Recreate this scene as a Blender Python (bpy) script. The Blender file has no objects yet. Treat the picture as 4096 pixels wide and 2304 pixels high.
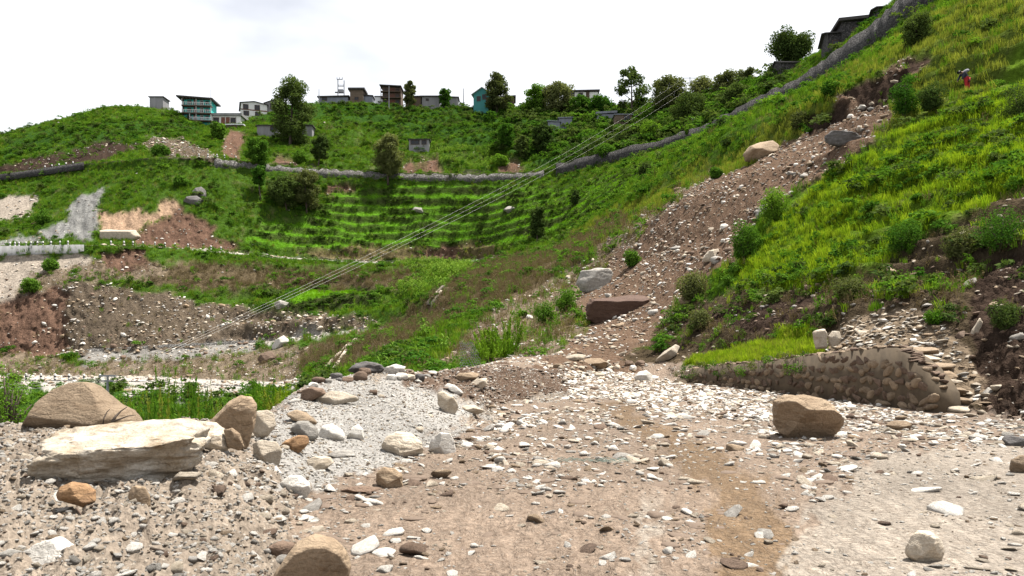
import bpy, bmesh, math, random
import numpy as np
from mathutils import Vector, Matrix, Euler

scene = bpy.context.scene
C = scene.collection
R = math.radians
random.seed(7)
RNG = np.random.default_rng(11)

# ------------------------------------------------------------------ camera
CAM_H = 1.6            # eye height over the muddy road
F = 800.0              # focal length in pixels of a 1024 wide picture
HOR = 345.0            # row of the horizon
cam_d = bpy.data.cameras.new('camera')
cam = bpy.data.objects.new('camera', cam_d)
C.objects.link(cam)
cam.location = (0, 0, CAM_H)
cam.rotation_euler = (R(90), 0, 0)
cam_d.sensor_width = 36.0
cam_d.lens = 36.0 * F / 1024.0
cam_d.shift_y = (HOR - 288.0) / 1024.0
cam_d.clip_start = 0.1
cam_d.clip_end = 6000
scene.camera = cam

# ------------------------------------------------------------------ sky and sun
SUN_EL, SUN_AZ = R(70), R(66)          # azimuth from +Y (into the picture) towards +X
sun_dir = Vector((math.cos(SUN_EL) * math.sin(SUN_AZ), math.cos(SUN_EL) * math.cos(SUN_AZ), math.sin(SUN_EL)))
world = bpy.data.worlds.new('World')
scene.world = world
world.use_nodes = True
wn, wl = world.node_tree.nodes, world.node_tree.links
wn.clear()
w_out = wn.new('ShaderNodeOutputWorld')
w_bg = wn.new('ShaderNodeBackground')
w_sky = wn.new('ShaderNodeTexSky')
w_sky.sky_type = 'NISHITA'
w_sky.sun_disc = False
w_sky.sun_elevation = SUN_EL
w_sky.sun_rotation = SUN_AZ
w_tc = wn.new('ShaderNodeTexCoord')
w_n = wn.new('ShaderNodeTexNoise')
w_n.inputs['Scale'].default_value = 2.3
w_n.inputs['Detail'].default_value = 5
w_n.inputs['Roughness'].default_value = 0.5
w_map = wn.new('ShaderNodeMapping')
w_map.inputs['Location'].default_value = (0.35, 0.1, 0.4)
w_map.inputs['Scale'].default_value = (1, 1, 2.2)
wl.new(w_tc.outputs['Generated'], w_map.inputs['Vector'])
wl.new(w_map.outputs['Vector'], w_n.inputs['Vector'])
w_r = wn.new('ShaderNodeValToRGB')      # bright overcast cloud with slightly greyer billows
cr = w_r.color_ramp
cr.elements[0].position = 0.41
cr.elements[0].color = (2.78, 2.83, 3.02, 1)
cr.elements[1].position = 0.58
cr.elements[1].color = (4.7, 4.7, 4.72, 1)
wl.new(w_n.outputs['Fac'], w_r.inputs['Fac'])
w_mix = wn.new('ShaderNodeMixRGB')
w_mix.inputs['Fac'].default_value = 0.9
wl.new(w_sky.outputs['Color'], w_mix.inputs['Color1'])
wl.new(w_r.outputs['Color'], w_mix.inputs['Color2'])
wl.new(w_mix.outputs['Color'], w_bg.inputs['Color'])
w_bg.inputs['Strength'].default_value = 0.1
wl.new(w_bg.outputs['Background'], w_out.inputs['Surface'])

sun_l = bpy.data.lights.new('sun', 'SUN')
sun_l.energy = 4.6
sun_l.angle = R(0.6)
sun_l.color = (1.0, 0.955, 0.89)
sun = bpy.data.objects.new('sun', sun_l)
C.objects.link(sun)
sun.rotation_euler = (-sun_dir).to_track_quat('-Z', 'Y').to_euler()
sun.location = (60, 60, 120)

scene.view_settings.view_transform = 'Standard'
scene.view_settings.look = 'None'
scene.view_settings.gamma = 1.0
scene.view_settings.use_curve_mapping = False
scene.view_settings.exposure = 1.52
scene.render.engine = 'CYCLES'
scene.cycles.max_bounces = 5
scene.cycles.diffuse_bounces = 2
scene.cycles.glossy_bounces = 1
scene.cycles.transmission_bounces = 2
scene.cycles.transparent_max_bounces = 6
scene.cycles.use_denoising = True

# ------------------------------------------------------------------ helpers
def px(u, v, y):
    """world point seen at picture column u, row v (1024 wide) at depth y"""
    return Vector(((u - 512.0) / F * y, y, CAM_H + (HOR - v) / F * y))

def _hash(ix, iy, iz, seed):
    h = (ix * 374761393 + iy * 668265263 + iz * 2147483647 + seed * 1274126177) & 0xFFFFFFFF
    h = ((h ^ (h >> 13)) * 1274126177) & 0xFFFFFFFF
    h = (h ^ (h >> 16)) & 0xFFFFFFFF
    return h.astype(np.float64) / 4294967295.0 * 2 - 1

def vnoise(x, y, z=None, seed=0):
    x = np.asarray(x, float); y = np.asarray(y, float)
    z = np.zeros_like(x) if z is None else np.asarray(z, float)
    fx, fy, fz = np.floor(x), np.floor(y), np.floor(z)
    ix, iy, iz = fx.astype(np.int64), fy.astype(np.int64), fz.astype(np.int64)
    tx, ty, tz = x - fx, y - fy, z - fz
    tx, ty, tz = (t * t * t * (t * (t * 6 - 15) + 10) for t in (tx, ty, tz))
    def lerp(a, b, t): return a + (b - a) * t
    def plane(k):
        return lerp(lerp(_hash(ix, iy, iz + k, seed), _hash(ix + 1, iy, iz + k, seed), tx),
                    lerp(_hash(ix, iy + 1, iz + k, seed), _hash(ix + 1, iy + 1, iz + k, seed), tx), ty)
    if not np.any(z):
        return plane(0)
    return lerp(plane(0), plane(1), tz)

def fbm(x, y, z=None, seed=0, oct=4, gain=0.5):
    s = 0; a = 1.0; f = 1.0; n = 0
    for k in range(oct):
        s = s + a * vnoise(x * f, y * f, None if z is None else z * f, seed + k * 17)
        n += a; a *= gain; f *= 2.03
    return s / n

def in_poly(pts, u, v):
    inside = np.zeros(u.shape, bool)
    n = len(pts)
    for i in range(n):
        x0, y0 = pts[i]; x1, y1 = pts[(i + 1) % n]
        if y0 == y1: continue
        c = ((y0 > v) != (y1 > v)) & (u < (x1 - x0) * (v - y0) / (y1 - y0) + x0)
        inside ^= c
    return inside

def new_obj(name, me, parent=None, mat=None):
    o = bpy.data.objects.new(name, me)
    C.objects.link(o)
    if parent is not None: o.parent = parent
    if mat is not None and me is not None: me.materials.append(mat)
    return o

def empty(name, loc, rz=0.0):
    o = bpy.data.objects.new(name, None)
    o.empty_display_size = 0.2
    C.objects.link(o)
    o.location = loc; o.rotation_euler = (0, 0, rz)
    return o

def tag(o, label=None, cat=None, group=None, kind=None):
    if label: o['label'] = label
    if cat: o['category'] = cat
    if group: o['group'] = group
    if kind: o['kind'] = kind
    return o

def mesh_np(name, verts, faces, smooth=False):
    """faces: (n,k) int array with constant k"""
    verts = np.asarray(verts, np.float32); faces = np.asarray(faces, np.int32)
    me = bpy.data.meshes.new(name)
    me.vertices.add(len(verts)); me.vertices.foreach_set('co', verts.ravel())
    k = faces.shape[1]
    me.loops.add(faces.size); me.loops.foreach_set('vertex_index', faces.ravel())
    me.polygons.add(len(faces)); me.polygons.foreach_set('loop_start', np.arange(0, faces.size, k, dtype=np.int32))
    if smooth: me.polygons.foreach_set('use_smooth', np.ones(len(faces), bool))
    me.update(calc_edges=True)
    return me

class MB:
    """collects boxes, tubes and polygons and links them as one mesh"""
    def __init__(s): s.v = []; s.f = []
    def box(s, lo, hi, M=None):
        (x0, y0, z0), (x1, y1, z1) = lo, hi
        p = [(x0,y0,z0),(x1,y0,z0),(x1,y1,z0),(x0,y1,z0),(x0,y0,z1),(x1,y0,z1),(x1,y1,z1),(x0,y1,z1)]
        return s.hexa(p, M)
    def hexa(s, p, M=None):
        b = len(s.v)
        s.v += [tuple((M @ Vector(q)) if M else q) for q in p]
        s.f += [tuple(b + i for i in q) for q in ((0,3,2,1),(4,5,6,7),(0,1,5,4),(1,2,6,5),(2,3,7,6),(3,0,4,7))]
        return s
    def poly(s, pts):
        b = len(s.v); s.v += [tuple(p) for p in pts]; s.f.append(tuple(range(b, b + len(pts)))); return s
    def tube(s, pts, rad, n=6):
        pts = [Vector(p) for p in pts]; b = len(s.v)
        if not hasattr(rad, '__len__'): rad = [rad] * len(pts)
        for i, p in enumerate(pts):
            d = (pts[min(i + 1, len(pts) - 1)] - pts[max(i - 1, 0)])
            d = d.normalized() if d.length > 1e-9 else Vector((0, 0, 1))
            a = d.cross(Vector((0, 0, 1)) if abs(d.z) < 0.95 else Vector((1, 0, 0))).normalized()
            c = d.cross(a)
            for k in range(n):
                t = 2 * math.pi * k / n
                s.v.append(tuple(p + (a * math.cos(t) + c * math.sin(t)) * rad[i]))
        for i in range(len(pts) - 1):
            for k in range(n):
                s.f.append((b + i*n + k, b + i*n + (k+1) % n, b + (i+1)*n + (k+1) % n, b + (i+1)*n + k))
        s.f.append(tuple(b + k for k in reversed(range(n)))); s.f.append(tuple(b + (len(pts)-1)*n + k for k in range(n)))
        return s
    def build(s, name, mat, parent=None, smooth=False):
        me = bpy.data.meshes.new(name)
        me.from_pydata(s.v, [], s.f); me.update()
        if smooth:
            for p in me.polygons: p.use_smooth = True
        return new_obj(name, me, parent, mat)

# ------------------------------------------------------------------ materials
MATS = {}
def nodes_mat(name):
    m = bpy.data.materials.new(name); m.use_nodes = True
    nt = m.node_tree; nt.nodes.clear()
    out = nt.nodes.new('ShaderNodeOutputMaterial')
    b = nt.nodes.new('ShaderNodeBsdfPrincipled')
    nt.links.new(b.outputs[0], out.inputs['Surface'])
    b.inputs['Roughness'].default_value = 0.9
    b.inputs['Specular IOR Level'].default_value = 0.25
    MATS[name] = m
    return m, nt, b, out

def N(nt, t, **kw):
    n = nt.nodes.new(t)
    for k, v in kw.items():
        if k in n.inputs: n.inputs[k].default_value = v
        else: setattr(n, k, v)
    return n

def ramp(nt, stops, src):
    r = nt.nodes.new('ShaderNodeValToRGB'); e = r.color_ramp.elements
    while len(e) < len(stops): e.new(0.5)
    for i, (p, c) in enumerate(stops):
        e[i].position = p; e[i].color = (c[0], c[1], c[2], 1) if hasattr(c, '__len__') else (c, c, c, 1)
    nt.links.new(src, r.inputs['Fac'])
    return r.outputs['Color']

def mixc(nt, mode, fac, a, b):
    m = nt.nodes.new('ShaderNodeMixRGB'); m.blend_type = mode
    for s, val in (('Fac', fac), ('Color1', a), ('Color2', b)):
        if isinstance(val, (int, float)): m.inputs[s].default_value = val if s == 'Fac' else (val, val, val, 1)
        elif isinstance(val, tuple): m.inputs[s].default_value = (*val, 1)
        else: nt.links.new(val, m.inputs[s])
    return m.outputs['Color']

def bump(nt, b, h, strength, dist):
    bp = nt.nodes.new('ShaderNodeBump')
    bp.inputs['Strength'].default_value = strength; bp.inputs['Distance'].default_value = dist
    nt.links.new(h, bp.inputs['Height']); nt.links.new(bp.outputs['Normal'], b.inputs['Normal'])

def simple_mat(name, col, rough=0.85, var=0.25, scale=3.0, metal=0.0, streak=False):
    m, nt, b, out = nodes_mat(name)
    tc = N(nt, 'ShaderNodeTexCoord')
    mp = N(nt, 'ShaderNodeMapping')
    if streak: mp.inputs['Scale'].default_value = (1, 1, 0.15)
    nt.links.new(tc.outputs['Object'], mp.inputs['Vector'])
    n = N(nt, 'ShaderNodeTexNoise', Scale=scale, Detail=6.0, Roughness=0.65)
    nt.links.new(mp.outputs[0], n.inputs['Vector'])
    c = ramp(nt, [(0.3, tuple(x * (1 - var) for x in col)), (0.7, tuple(min(1, x * (1 + var * 0.6)) for x in col))], n.outputs['Fac'])
    nt.links.new(c, b.inputs['Base Color'])
    b.inputs['Roughness'].default_value = rough; b.inputs['Metallic'].default_value = metal
    return m

def stone_mat(name, c_lo, c_hi, c_stain, scale=1.0, strata=0.5, rough=0.8):
    """layered, stained rock"""
    m, nt, b, out = nodes_mat(name)
    tc = N(nt, 'ShaderNodeTexCoord')
    oi = N(nt, 'ShaderNodeObjectInfo')
    add = N(nt, 'ShaderNodeVectorMath', operation='ADD')
    nt.links.new(tc.outputs['Object'], add.inputs[0])
    mul = N(nt, 'ShaderNodeMath', operation='MULTIPLY'); mul.inputs[1].default_value = 37.0
    nt.links.new(oi.outputs['Random'], mul.inputs[0]); nt.links.new(mul.outputs[0], add.inputs[1])
    P = add.outputs[0]
    n1 = N(nt, 'ShaderNodeTexNoise', Scale=1.6 * scale, Detail=8.0, Roughness=0.62); nt.links.new(P, n1.inputs['Vector'])
    mp = N(nt, 'ShaderNodeMapping'); mp.inputs['Scale'].default_value = (1.2, 1.5, 4.5); mp.inputs['Rotation'].default_value = (0.25, -0.3, 0.3)
    nt.links.new(P, mp.inputs['Vector'])
    n2 = N(nt, 'ShaderNodeTexNoise', Scale=1.5 * scale, Detail=8.0, Roughness=0.68, Distortion=1.2); nt.links.new(mp.outputs[0], n2.inputs['Vector'])
    n3 = N(nt, 'ShaderNodeTexNoise', Scale=22.0 * scale, Detail=5.0, Roughness=0.7); nt.links.new(P, n3.inputs['Vector'])
    c = ramp(nt, [(0.3, c_lo), (0.68, c_hi)], n1.outputs['Fac'])
    st = ramp(nt, [(0.49, 0.0), (0.64, 1.0)], n2.outputs['Fac'])
    sm = N(nt, 'ShaderNodeMath', operation='MULTIPLY'); sm.inputs[1].default_value = strata; nt.links.new(st, sm.inputs[0])
    c = mixc(nt, 'MIX', sm.outputs[0], c, c_stain)
    g = ramp(nt, [(0.3, 0.72), (0.7, 1.18)], n3.outputs['Fac'])
    c = mixc(nt, 'MULTIPLY', 1.0, c, g)
    rv = ramp(nt, [(0.0, 0.78), (1.0, 1.15)], oi.outputs['Random'])
    c = mixc(nt, 'MULTIPLY', 1.0, c, rv)
    nt.links.new(c, b.inputs['Base Color'])
    b.inputs['Roughness'].default_value = rough
    dv = mixc(nt, 'ADD', 0.35, P, n1.outputs['Color'])
    vc = N(nt, 'ShaderNodeTexVoronoi', Scale=1.5 * scale, feature='DISTANCE_TO_EDGE'); nt.links.new(dv, vc.inputs['Vector'])
    crack = ramp(nt, [(0.0, 0.0), (0.045, 1.0)], vc.outputs['Distance'])
    h = mixc(nt, 'MIX', 0.35, n2.outputs['Fac'], n3.outputs['Fac'])
    h = mixc(nt, 'MULTIPLY', 0.30, h, crack)
    h = mixc(nt, 'ADD', 0.5, h, n1.outputs['Fac'])
    bump(nt, b, h, 1.0, 0.085 / scale)
    return m

def leaf_mat(name, c0, c1, trans=0.35, rough=0.6, tint=False):
    """foliage: colour varies per instance / object and with a large noise; light passes through"""
    m, nt, b, out = nodes_mat(name)
    geo = N(nt, 'ShaderNodeNewGeometry')
    oi = N(nt, 'ShaderNodeObjectInfo')
    n1 = N(nt, 'ShaderNodeTexNoise', Scale=0.55, Detail=3.0); nt.links.new(geo.outputs['Position'], n1.inputs['Vector'])
    a = mixc(nt, 'MIX', 0.5, n1.outputs['Fac'], geo.outputs['Random Per Island'])
    if tint: a = mixc(nt, 'MIX', 0.4, a, oi.outputs['Random'])
    c = ramp(nt, [(0.25, c0), (0.72, c1)], a)
    nt.links.new(c, b.inputs['Base Color'])
    b.inputs['Roughness'].default_value = 0.9; b.inputs['Specular IOR Level'].default_value = 0.0
    tr = N(nt, 'ShaderNodeBsdfTranslucent')
    tcol = mixc(nt, 'MULTIPLY', 1.0, c, (1.15, 1.2, 0.6))
    nt.links.new(tcol, tr.inputs['Color'])
    mx = N(nt, 'ShaderNodeMixShader'); mx.inputs['Fac'].default_value = trans
    nt.links.new(b.outputs[0], mx.inputs[1]); nt.links.new(tr.outputs[0], mx.inputs[2])
    nt.links.new(mx.outputs[0], out.inputs['Surface'])
    return m
# ------------------------------------------------------------------ terrain
# Lines across the valley (road edges, crests, skyline): column, row or height, depth.
# 'z' lines give heights in metres, 'v' lines give the row in the picture.
def line(kind, pts): return kind, np.array(pts, float)
ROAD_U, ROAD_M = 38.5, 18.6            # heights of the upper and middle hill roads
def road_line(vs, z, dy=0.0, dz=0.0):
    pts = []
    for u, v in vs:
        y = (z - CAM_H) * F / (HOR - v)
        pts.append((u, z + dz, y + dy))
    return 'z', np.array(pts, float)
UP = [(-160, 196), (0, 184), (80, 173), (160, 166), (220, 167), (260, 172), (330, 177), (400, 181), (480, 182), (530, 180), (560, 176),
      (589, 168), (625, 161), (660, 153), (714, 135), (767, 111), (792, 103), (856, 62), (904, 26), (936, 6), (1024, -45), (1190, -150)]
LINES = [
 line('z', [(-160,.3,1.2),(100,.3,1.2),(250,.1,1.2),(300,0,1.2),(1190,0,1.2)]),
 line('z', [(-160,.3,4.6),(100,.3,4.6),(230,.2,4.8),(275,.05,5),(300,0,5),(1190,0,5)]),
 line('z', [(-160,.42,7.2),(180,.40,7.2),(240,.3,7.4),(280,.12,7.6),(300,.0,7.8),(1190,0,7.8)]),
 line('z', [(-160,.5,9),(180,.46,9),(240,.42,9),(285,.22,8.8),(310,0,9.0),(330,0,9.9),(400,0,10.7),(430,0,13.5),(470,0,16),(500,.03,21),(560,.1,26),(600,.05,29),(640,.0,33),(670,0,35.2),(682,0,35.4),(793,0,27),(883,0,22.2),(950,0,19.4),(975,0,18.6),(1024,0,16.8),(1190,0,14)]),
 line('v', [(-160,432,10.5),(0,431,11),(60,427,11.5),(200,424,12.5),(262,417,14.5),(300,389,16.5),(330,378,18.5),(380,372,20),(440,372,21),(470,372,21.5),(500,373,24.5),(560,372.5,31),(600,371,40),(640,374,40),(668,377,38),(682,369,36.2),(757,364.5,30),(802,358.5,27.6),(862,353,24.2),(895,352,22.8),(915,356,22.2),(935,372,21.2),(955,392,20.2),(978,408,19.4),(1024,409,18),(1190,410,15)]),
 line('z', [(-160,-2,17),(200,-2,19),(262,-1.8,22),(300,-1.2,26),(330,-1,29),(400,-.6,33),(450,.1,36),(500,.9,41),(560,1.15,42),(600,1.35,44),(640,1.2,43),(680,1.15,41),(720,1.3,37),(757,1.55,33.2),(812,1.7,29.8),(850,2.1,26.5),(895,2.25,25),(950,2.2,23),(1024,2.1,20.5),(1190,2,17)]),
 line('z', [(-160,-9,50),(100,-9,52),(240,-8.5,52),(290,-6,50),(330,-3.5,46),(400,-.8,46),(450,.2,46),(500,1.1,46),(560,1.6,46),(600,1.9,47),(640,1.9,46),(680,2,43),(720,2.2,38.6),(757,2.6,34.6),(812,3,31),(850,3.1,28),(895,3.2,26.6),(950,3.1,24.2),(1024,3.0,21.8),(1190,2.9,18)]),
 line('v', [(-160,380,100),(0,380,106),(150,382,101),(280,388,86),(330,380,78),(400,355,66),(450,351,60),(500,346,56),(560,335,54),(600,330,54),(640,328,50.5),(680,322,46.5),(720,316,42),(757,307,38),(812,296,34.6),(850,290,31.5),(900,285,29.5),(960,278,26.8),(1024,270,24.2),(1190,260,20)]),
 line('v', [(-160,375,106),(0,375,112),(150,376.5,107),(280,382,92),(330,371,84),(400,340,75),(450,332,72),(500,325,68),(560,312,66),(600,305,64),(640,298,60),(680,288,54),(720,280,48.5),(757,270,43.6),(812,258,39.6),(850,248,36.4),(900,240,33.6),(960,232,30.4),(1024,222,27.6),(1190,205,23)]),
 line('v', [(-160,354,118),(0,352,121),(100,350,118),(250,342,114),(330,333,108),(400,326,98),(450,316,90),(500,303,86),(560,285,83),(600,273,78),(640,260,72),(680,246,64),(720,235,57),(757,222,51.6),(812,204,46.6),(850,194,42.6),(900,184,39.4),(960,174,36.4),(1024,162,33.6),(1190,145,28)]),
 line('v', [(-160,312,124),(0,305,127),(60,288,128),(100,284,129),(200,298,128),(250,304,127),(330,300,126),(400,290,124),(450,281,114),(480,276,106),(500,278,103),(560,262,96),(600,245,88),(640,226,80),(680,204,72),(720,187,66),(757,175,60.6),(812,160,54.6),(850,147,50.6),(900,134,47.2),(960,122,44.6),(1024,108,42.4),(1190,85,36)]),
 line('v', [(-160,262,135.2),(0,262,138.3),(84,257,136.0),(100,252,135.6),(150,251,136),(200,254,140),(280,262,151),(330,264,157),(400,266,163),(450,267,165),(480,266,160),(500,262,148),(560,247,126),(600,228,113),(640,205,101),(680,182,91),(720,167,83),(757,154,75.6),(812,138,67.6),(850,124,61.6),(900,110,57.2),(960,99,53.6),(1024,84,51),(1190,55,44)]),
 line('z', [(-160,18.6,136),(0,18.6,139),(84,18.6,136.6),(150,18.6,138),(200,18.6,142),(280,18.6,154.5),(330,18.6,160),(400,18.6,165.5),(450,18.6,168),(480,18.9,164),(500,19,156),(560,19,133),(600,20.5,120),(640,22.6,107),(680,23.8,97),(720,24.3,88),(757,24,80),(812,23.2,71.6),(850,22.5,65.4),(900,22.3,60.5),(960,22,56.8),(1024,22.4,54),(1190,25,46)]),
 line('z', [(-160,18.6,140),(0,18.6,143),(84,18.6,140.6),(150,18.6,142),(200,18.6,146),(280,18.6,158.5),(330,18.6,164),(400,18.6,169),(450,18.6,171.6),(480,19.3,169),(500,19.6,163),(560,21,146),(600,24,134),(640,27,121),(680,28.4,109),(720,28.5,99),(757,28.2,91),(812,28,82),(850,27.5,75),(900,27,69),(960,27.6,65),(1024,28.5,61.6),(1190,32,53)]),
 road_line(UP, ROAD_U, -0.3),
 road_line(UP, ROAD_U, 0.5, 2.0),
 road_line(UP, ROAD_U, 5.0, 2.0),
 line('v', [(-160,172,200),(0,158,200),(60,148,196),(100,142,194),(150,136,194),(200,135,200),(250,135,208),(300,138,212),(400,138,214),(480,138,214),(560,138,208),(620,130,196),(660,122,184),(714,112,164),(767,92,144),(800,78,133),(850,48,118),(904,10,105),(936,-12,99),(1024,-72,86),(1190,-190,70)]),
 line('v', [(-160,150,214),(0,134,214),(60,119,216),(100,107,220),(130,103,224),(175,106,226),(205,121,226),(250,114,230),(300,103,236),(350,100,240),(420,105,242),(480,107,242),(560,104,236),(620,106,222),(670,104,200),(700,97,188),(730,89,174),(767,76,158),(800,63,146),(830,46,136),(860,28,127),(900,-3,115),(936,-30,108),(1024,-95,94),(1190,-220,76)]),
 line('z', [(-160,52,250),(0,57,250),(60,61,252),(100,65,256),(130,67,260),(175,67,262),(205,65,262),(250,66,266),(300,71,272),(350,74,276),(420,73,278),(480,72,278),(560,72,272),(620,66,258),(670,60,236),(700,58,224),(730,57,210),(767,56,194),(800,55,182),(830,54,172),(860,53,163),(900,54,151),(936,55,144),(1024,57,130),(1190,60,112)]),
 line('z', [(-160,10,420),(200,20,430),(560,25,440),(800,10,380),(1190,10,320)]),
]
L_ROADM, L_ROADMF, L_UPB, L_UPT, L_UPF, L_SKY = 12, 13, 14, 15, 16, 18
def ss(x, a, b):
    t = np.clip((x - a) / (b - a), 0, 1); return t * t * (3 - 2 * t)
UU = np.arange(-156.0, 1186.0, 1.6)
def smooth1(a, w):
    k = np.hanning(2 * w + 3); k /= k.sum(); p = np.pad(a, w + 1, mode='edge')
    return np.convolve(p, k, 'valid')
LINES[L_SKY][1][:, 1] += 4.5 * ss(LINES[L_SKY][1][:, 0], 110, 150) * (1 - ss(LINES[L_SKY][1][:, 0], 640, 700))
LZ, LY = [], []
for i, (kind, P) in enumerate(LINES):
    y = np.interp(UU, P[:, 0], P[:, 2])
    z = np.interp(UU, P[:, 0], P[:, 1]) if kind == 'z' else CAM_H + (HOR - np.interp(UU, P[:, 0], P[:, 1])) / F * y
    w = 3 if i in (3, 4) else 10
    LY.append(np.exp(smooth1(np.log(y), w))); LZ.append(smooth1(z, w))
LZ, LY = np.array(LZ), np.array(LY)
for i in range(1, len(LY)): LY[i] = np.maximum(LY[i], LY[i - 1] + 0.08)
LV = HOR - (LZ - CAM_H) * F / LY
rows_k, rows_s = [], []
for i in range(len(LY) - 1):
    span = np.percentile(np.abs(LV[i + 1] - LV[i])[60:760], 92)
    n = int(np.clip(span / 1.5, 4, 70))
    if i < 3: n = int(np.clip(span / 1.9, 10, 90))
    if i >= L_SKY: n = 10
    rows_k += [i] * n; rows_s += list(np.arange(n) / n)
rows_k.append(len(LY) - 2); rows_s.append(1.0)
RK = np.array(rows_k); RS = np.array(rows_s)[:, None]
ly0, ly1, lz0, lz1 = LY[RK], LY[RK + 1], LZ[RK], LZ[RK + 1]
YY = ly0 + (ly1 - ly0) * RS
ZZ = lz0 + (lz1 - lz0) * RS
U2 = np.broadcast_to(UU[None, :], YY.shape)
XX = (U2 - 512.0) / F * YY
kk = np.broadcast_to(RK[:, None], YY.shape)
# --- farmed terraces: flat treads and steep risers
TREAD = np.full(YY.shape, -1.0)
def terrace(k0, k1, n, mask, riser, jit=0.25, seed=3):
    """step the ground between line k0 and k1"""
    sel = (kk >= k0) & (kk < k1) & (mask > 0)
    tot = (kk - k0 + RS) / (k1 - k0)
    ph = tot * n + jit * fbm(U2 / 48.0, tot * 3, seed=seed, oct=3) * 2
    fl = np.floor(ph); fr = ph - fl
    st = np.clip(fr / riser, 0, 1); st = st * st * (3 - 2 * st)
    dz = (fl + st - ph) / n
    zr = (LZ[k1] - LZ[k0])[None, :]
    ZZ[sel] += (dz * zr * mask)[sel]
    TREAD[sel] = np.where(fr > riser, fr, -0.5)[sel]
terrace(L_ROADMF, L_UPB, 10, 0.55 * ss(U2, 215, 250) * (1 - ss(U2, 655, 720)), 0.34, 0.55)
terrace(L_UPF, L_SKY, 6, 0.55 * ss(U2, 230, 300) * (1 - ss(U2, 640, 700)), 0.4, 0.5, 9)
terrace(9, 11, 4, 0.8 * ss(U2, 200, 260) * (1 - ss(U2, 430, 480)), 0.45, 0.3, 5)
terrace(7, 11, 9, 0.6 * ss(U2, 770, 860), 0.4, 0.16, 21)
terrace(11, L_UPB, 7, 0.45 * ss(U2, 880, 960), 0.4, 0.2, 31)
VV = HOR - (ZZ - CAM_H) * F / YY
# --- zones, drawn as outlines on the photograph and carried onto the ground
wu = 13 * fbm(U2 / 17.0, VV / 10.0, seed=71, oct=4, gain=0.7); wv = 8.5 * fbm(U2 / 14.0, VV / 9.0, seed=91, oct=4, gain=0.7)
nearw = np.clip((VV - 360) / 60, 0, 1); wu = wu * (1 + 1.6 * nearw); wv = wv * (1 + 0.6 * nearw)
ZU, ZV = U2 + wu, VV + wv
ZONES = ['grass', 'mud', 'bank', 'gravel', 'soilmound', 'stream', 'pale', 'scar', 'stony', 'dryweed', 'rubble', 'redsoil', 'masonry', 'roadpale',
         'greyrock', 'clay', 'darksoil', 'rice', 'light', 'lush', 'nearbank', 'flatstones', 'field', 'drybank', 'rice2', 'thicket', 'path', 'riser']
Z = {n: i for i, n in enumerate(ZONES)}
zone = np.full(YY.shape, Z['grass'])
zone[kk < 5] = Z['mud']
def paint(name, pts, k0=0, k1=99, raw=False):
    m = in_poly(pts, U2 if raw else ZU, VV if raw else ZV) & (kk >= k0) & (kk < k1)
    zone[m] = Z[name]
paint('light', [(640,215),(690,180),(720,165),(760,128),(800,104),(850,76),(900,38),(936,14),(1024,-36),(1200,-140),(1200,120),(1024,100),(940,130),(860,150),(800,190),(700,230)], 9, L_UPB + 1)
paint('light', [(560,240),(610,212),(640,200),(700,160),(720,165),(640,226),(600,245)], 9, L_UPB)
paint('thicket', [(250,100),(320,100),(420,106),(480,104),(560,104),(620,104),(700,96),(760,78),(790,70),(800,92),(740,122),(690,142),(620,160),(560,168),(480,150),(430,140),(330,120),(250,128)], L_UPF, 30)
paint('thicket', [(0,142),(60,128),(130,120),(190,124),(200,135),(150,138),(90,143),(0,160)], L_UPF, 30)
paint('dryweed', [(478,262),(520,256),(560,246),(615,214),(625,222),(600,258),(560,272),(530,292),(470,318),(420,335),(345,368),(300,374),(285,350),(340,342),(385,332),(420,305)], 5, 14)
paint('dryweed', [(110,268),(180,262),(250,266),(330,270),(410,272),(420,285),(330,296),(280,290),(200,292),(140,282)], 9, 12)
paint('stony', [(420,372),(452,346),(490,312),(530,290),(565,272),(605,240),(636,215),(668,204),(640,240),(610,262),(590,300),(578,330),(555,356),(505,368)], 5, 13)
paint('stony', [(660,205),(690,184),(716,170),(722,176),(695,196),(668,214)], 7, 14)
paint('scar', [(500,374),(540,364),(562,348),(585,325),(578,300),(596,280),(615,255),(642,232),(665,210),(692,188),(720,172),(748,164),(776,148),(800,134),(812,122),(828,112),(842,96),(868,80),(900,62),(925,54),(930,64),(905,90),(892,110),(893,122),(880,132),(868,146),(848,160),(828,176),(800,190),(780,204),(757,222),(742,246),(730,264),(702,284),(690,302),(664,316),(652,340),(632,352),(648,372),(610,380)], 4, L_UPB)
paint('lush', [(1200,20),(1024,45),(992,90),(950,112),(905,128),(882,150),(850,165),(802,194),(776,214),(768,242),(738,272),(735,292),(830,285),(880,264),(940,228),(1024,195),(1200,150)], 6, 14)
paint('nearbank', [(620,360),(640,350),(664,322),(692,306),(735,288),(830,285),(880,264),(940,228),(1024,195),(1200,150),(1200,430),(1024,424),(980,418),(930,352),(830,335),(690,362)], 3, 12)
paint('darksoil', [(968,300),(1000,262),(1040,250),(1200,230),(1200,430),(1024,426),(992,418),(975,370)], 3, 10)
paint('darksoil', [(648,346),(700,322),(760,332),(800,322),(812,300),(740,306),(690,312)], 4, 9)
paint('flatstones', [(820,352),(836,326),(860,316),(905,308),(945,326),(968,352),(990,400),(975,420),(960,418),(935,372),(905,346)], 4, 8)
paint('field', [(684,368),(700,360),(740,348),(812,330),(824,350),(800,358),(740,366)], 4, 6)
paint('rubble', [(0,292),(60,283),(100,284),(200,302),(262,312),(372,320),(385,328),(250,345),(180,352),(80,354),(0,368)], 8, 12)
paint('redsoil', [(-160,312),(0,298),(50,284),(64,296),(66,325),(72,348),(40,362),(-160,366)], 8, 12)
paint('masonry', [(76,352),(140,350),(255,340),(255,351),(140,360),(80,364)], 7, 11)
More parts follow.
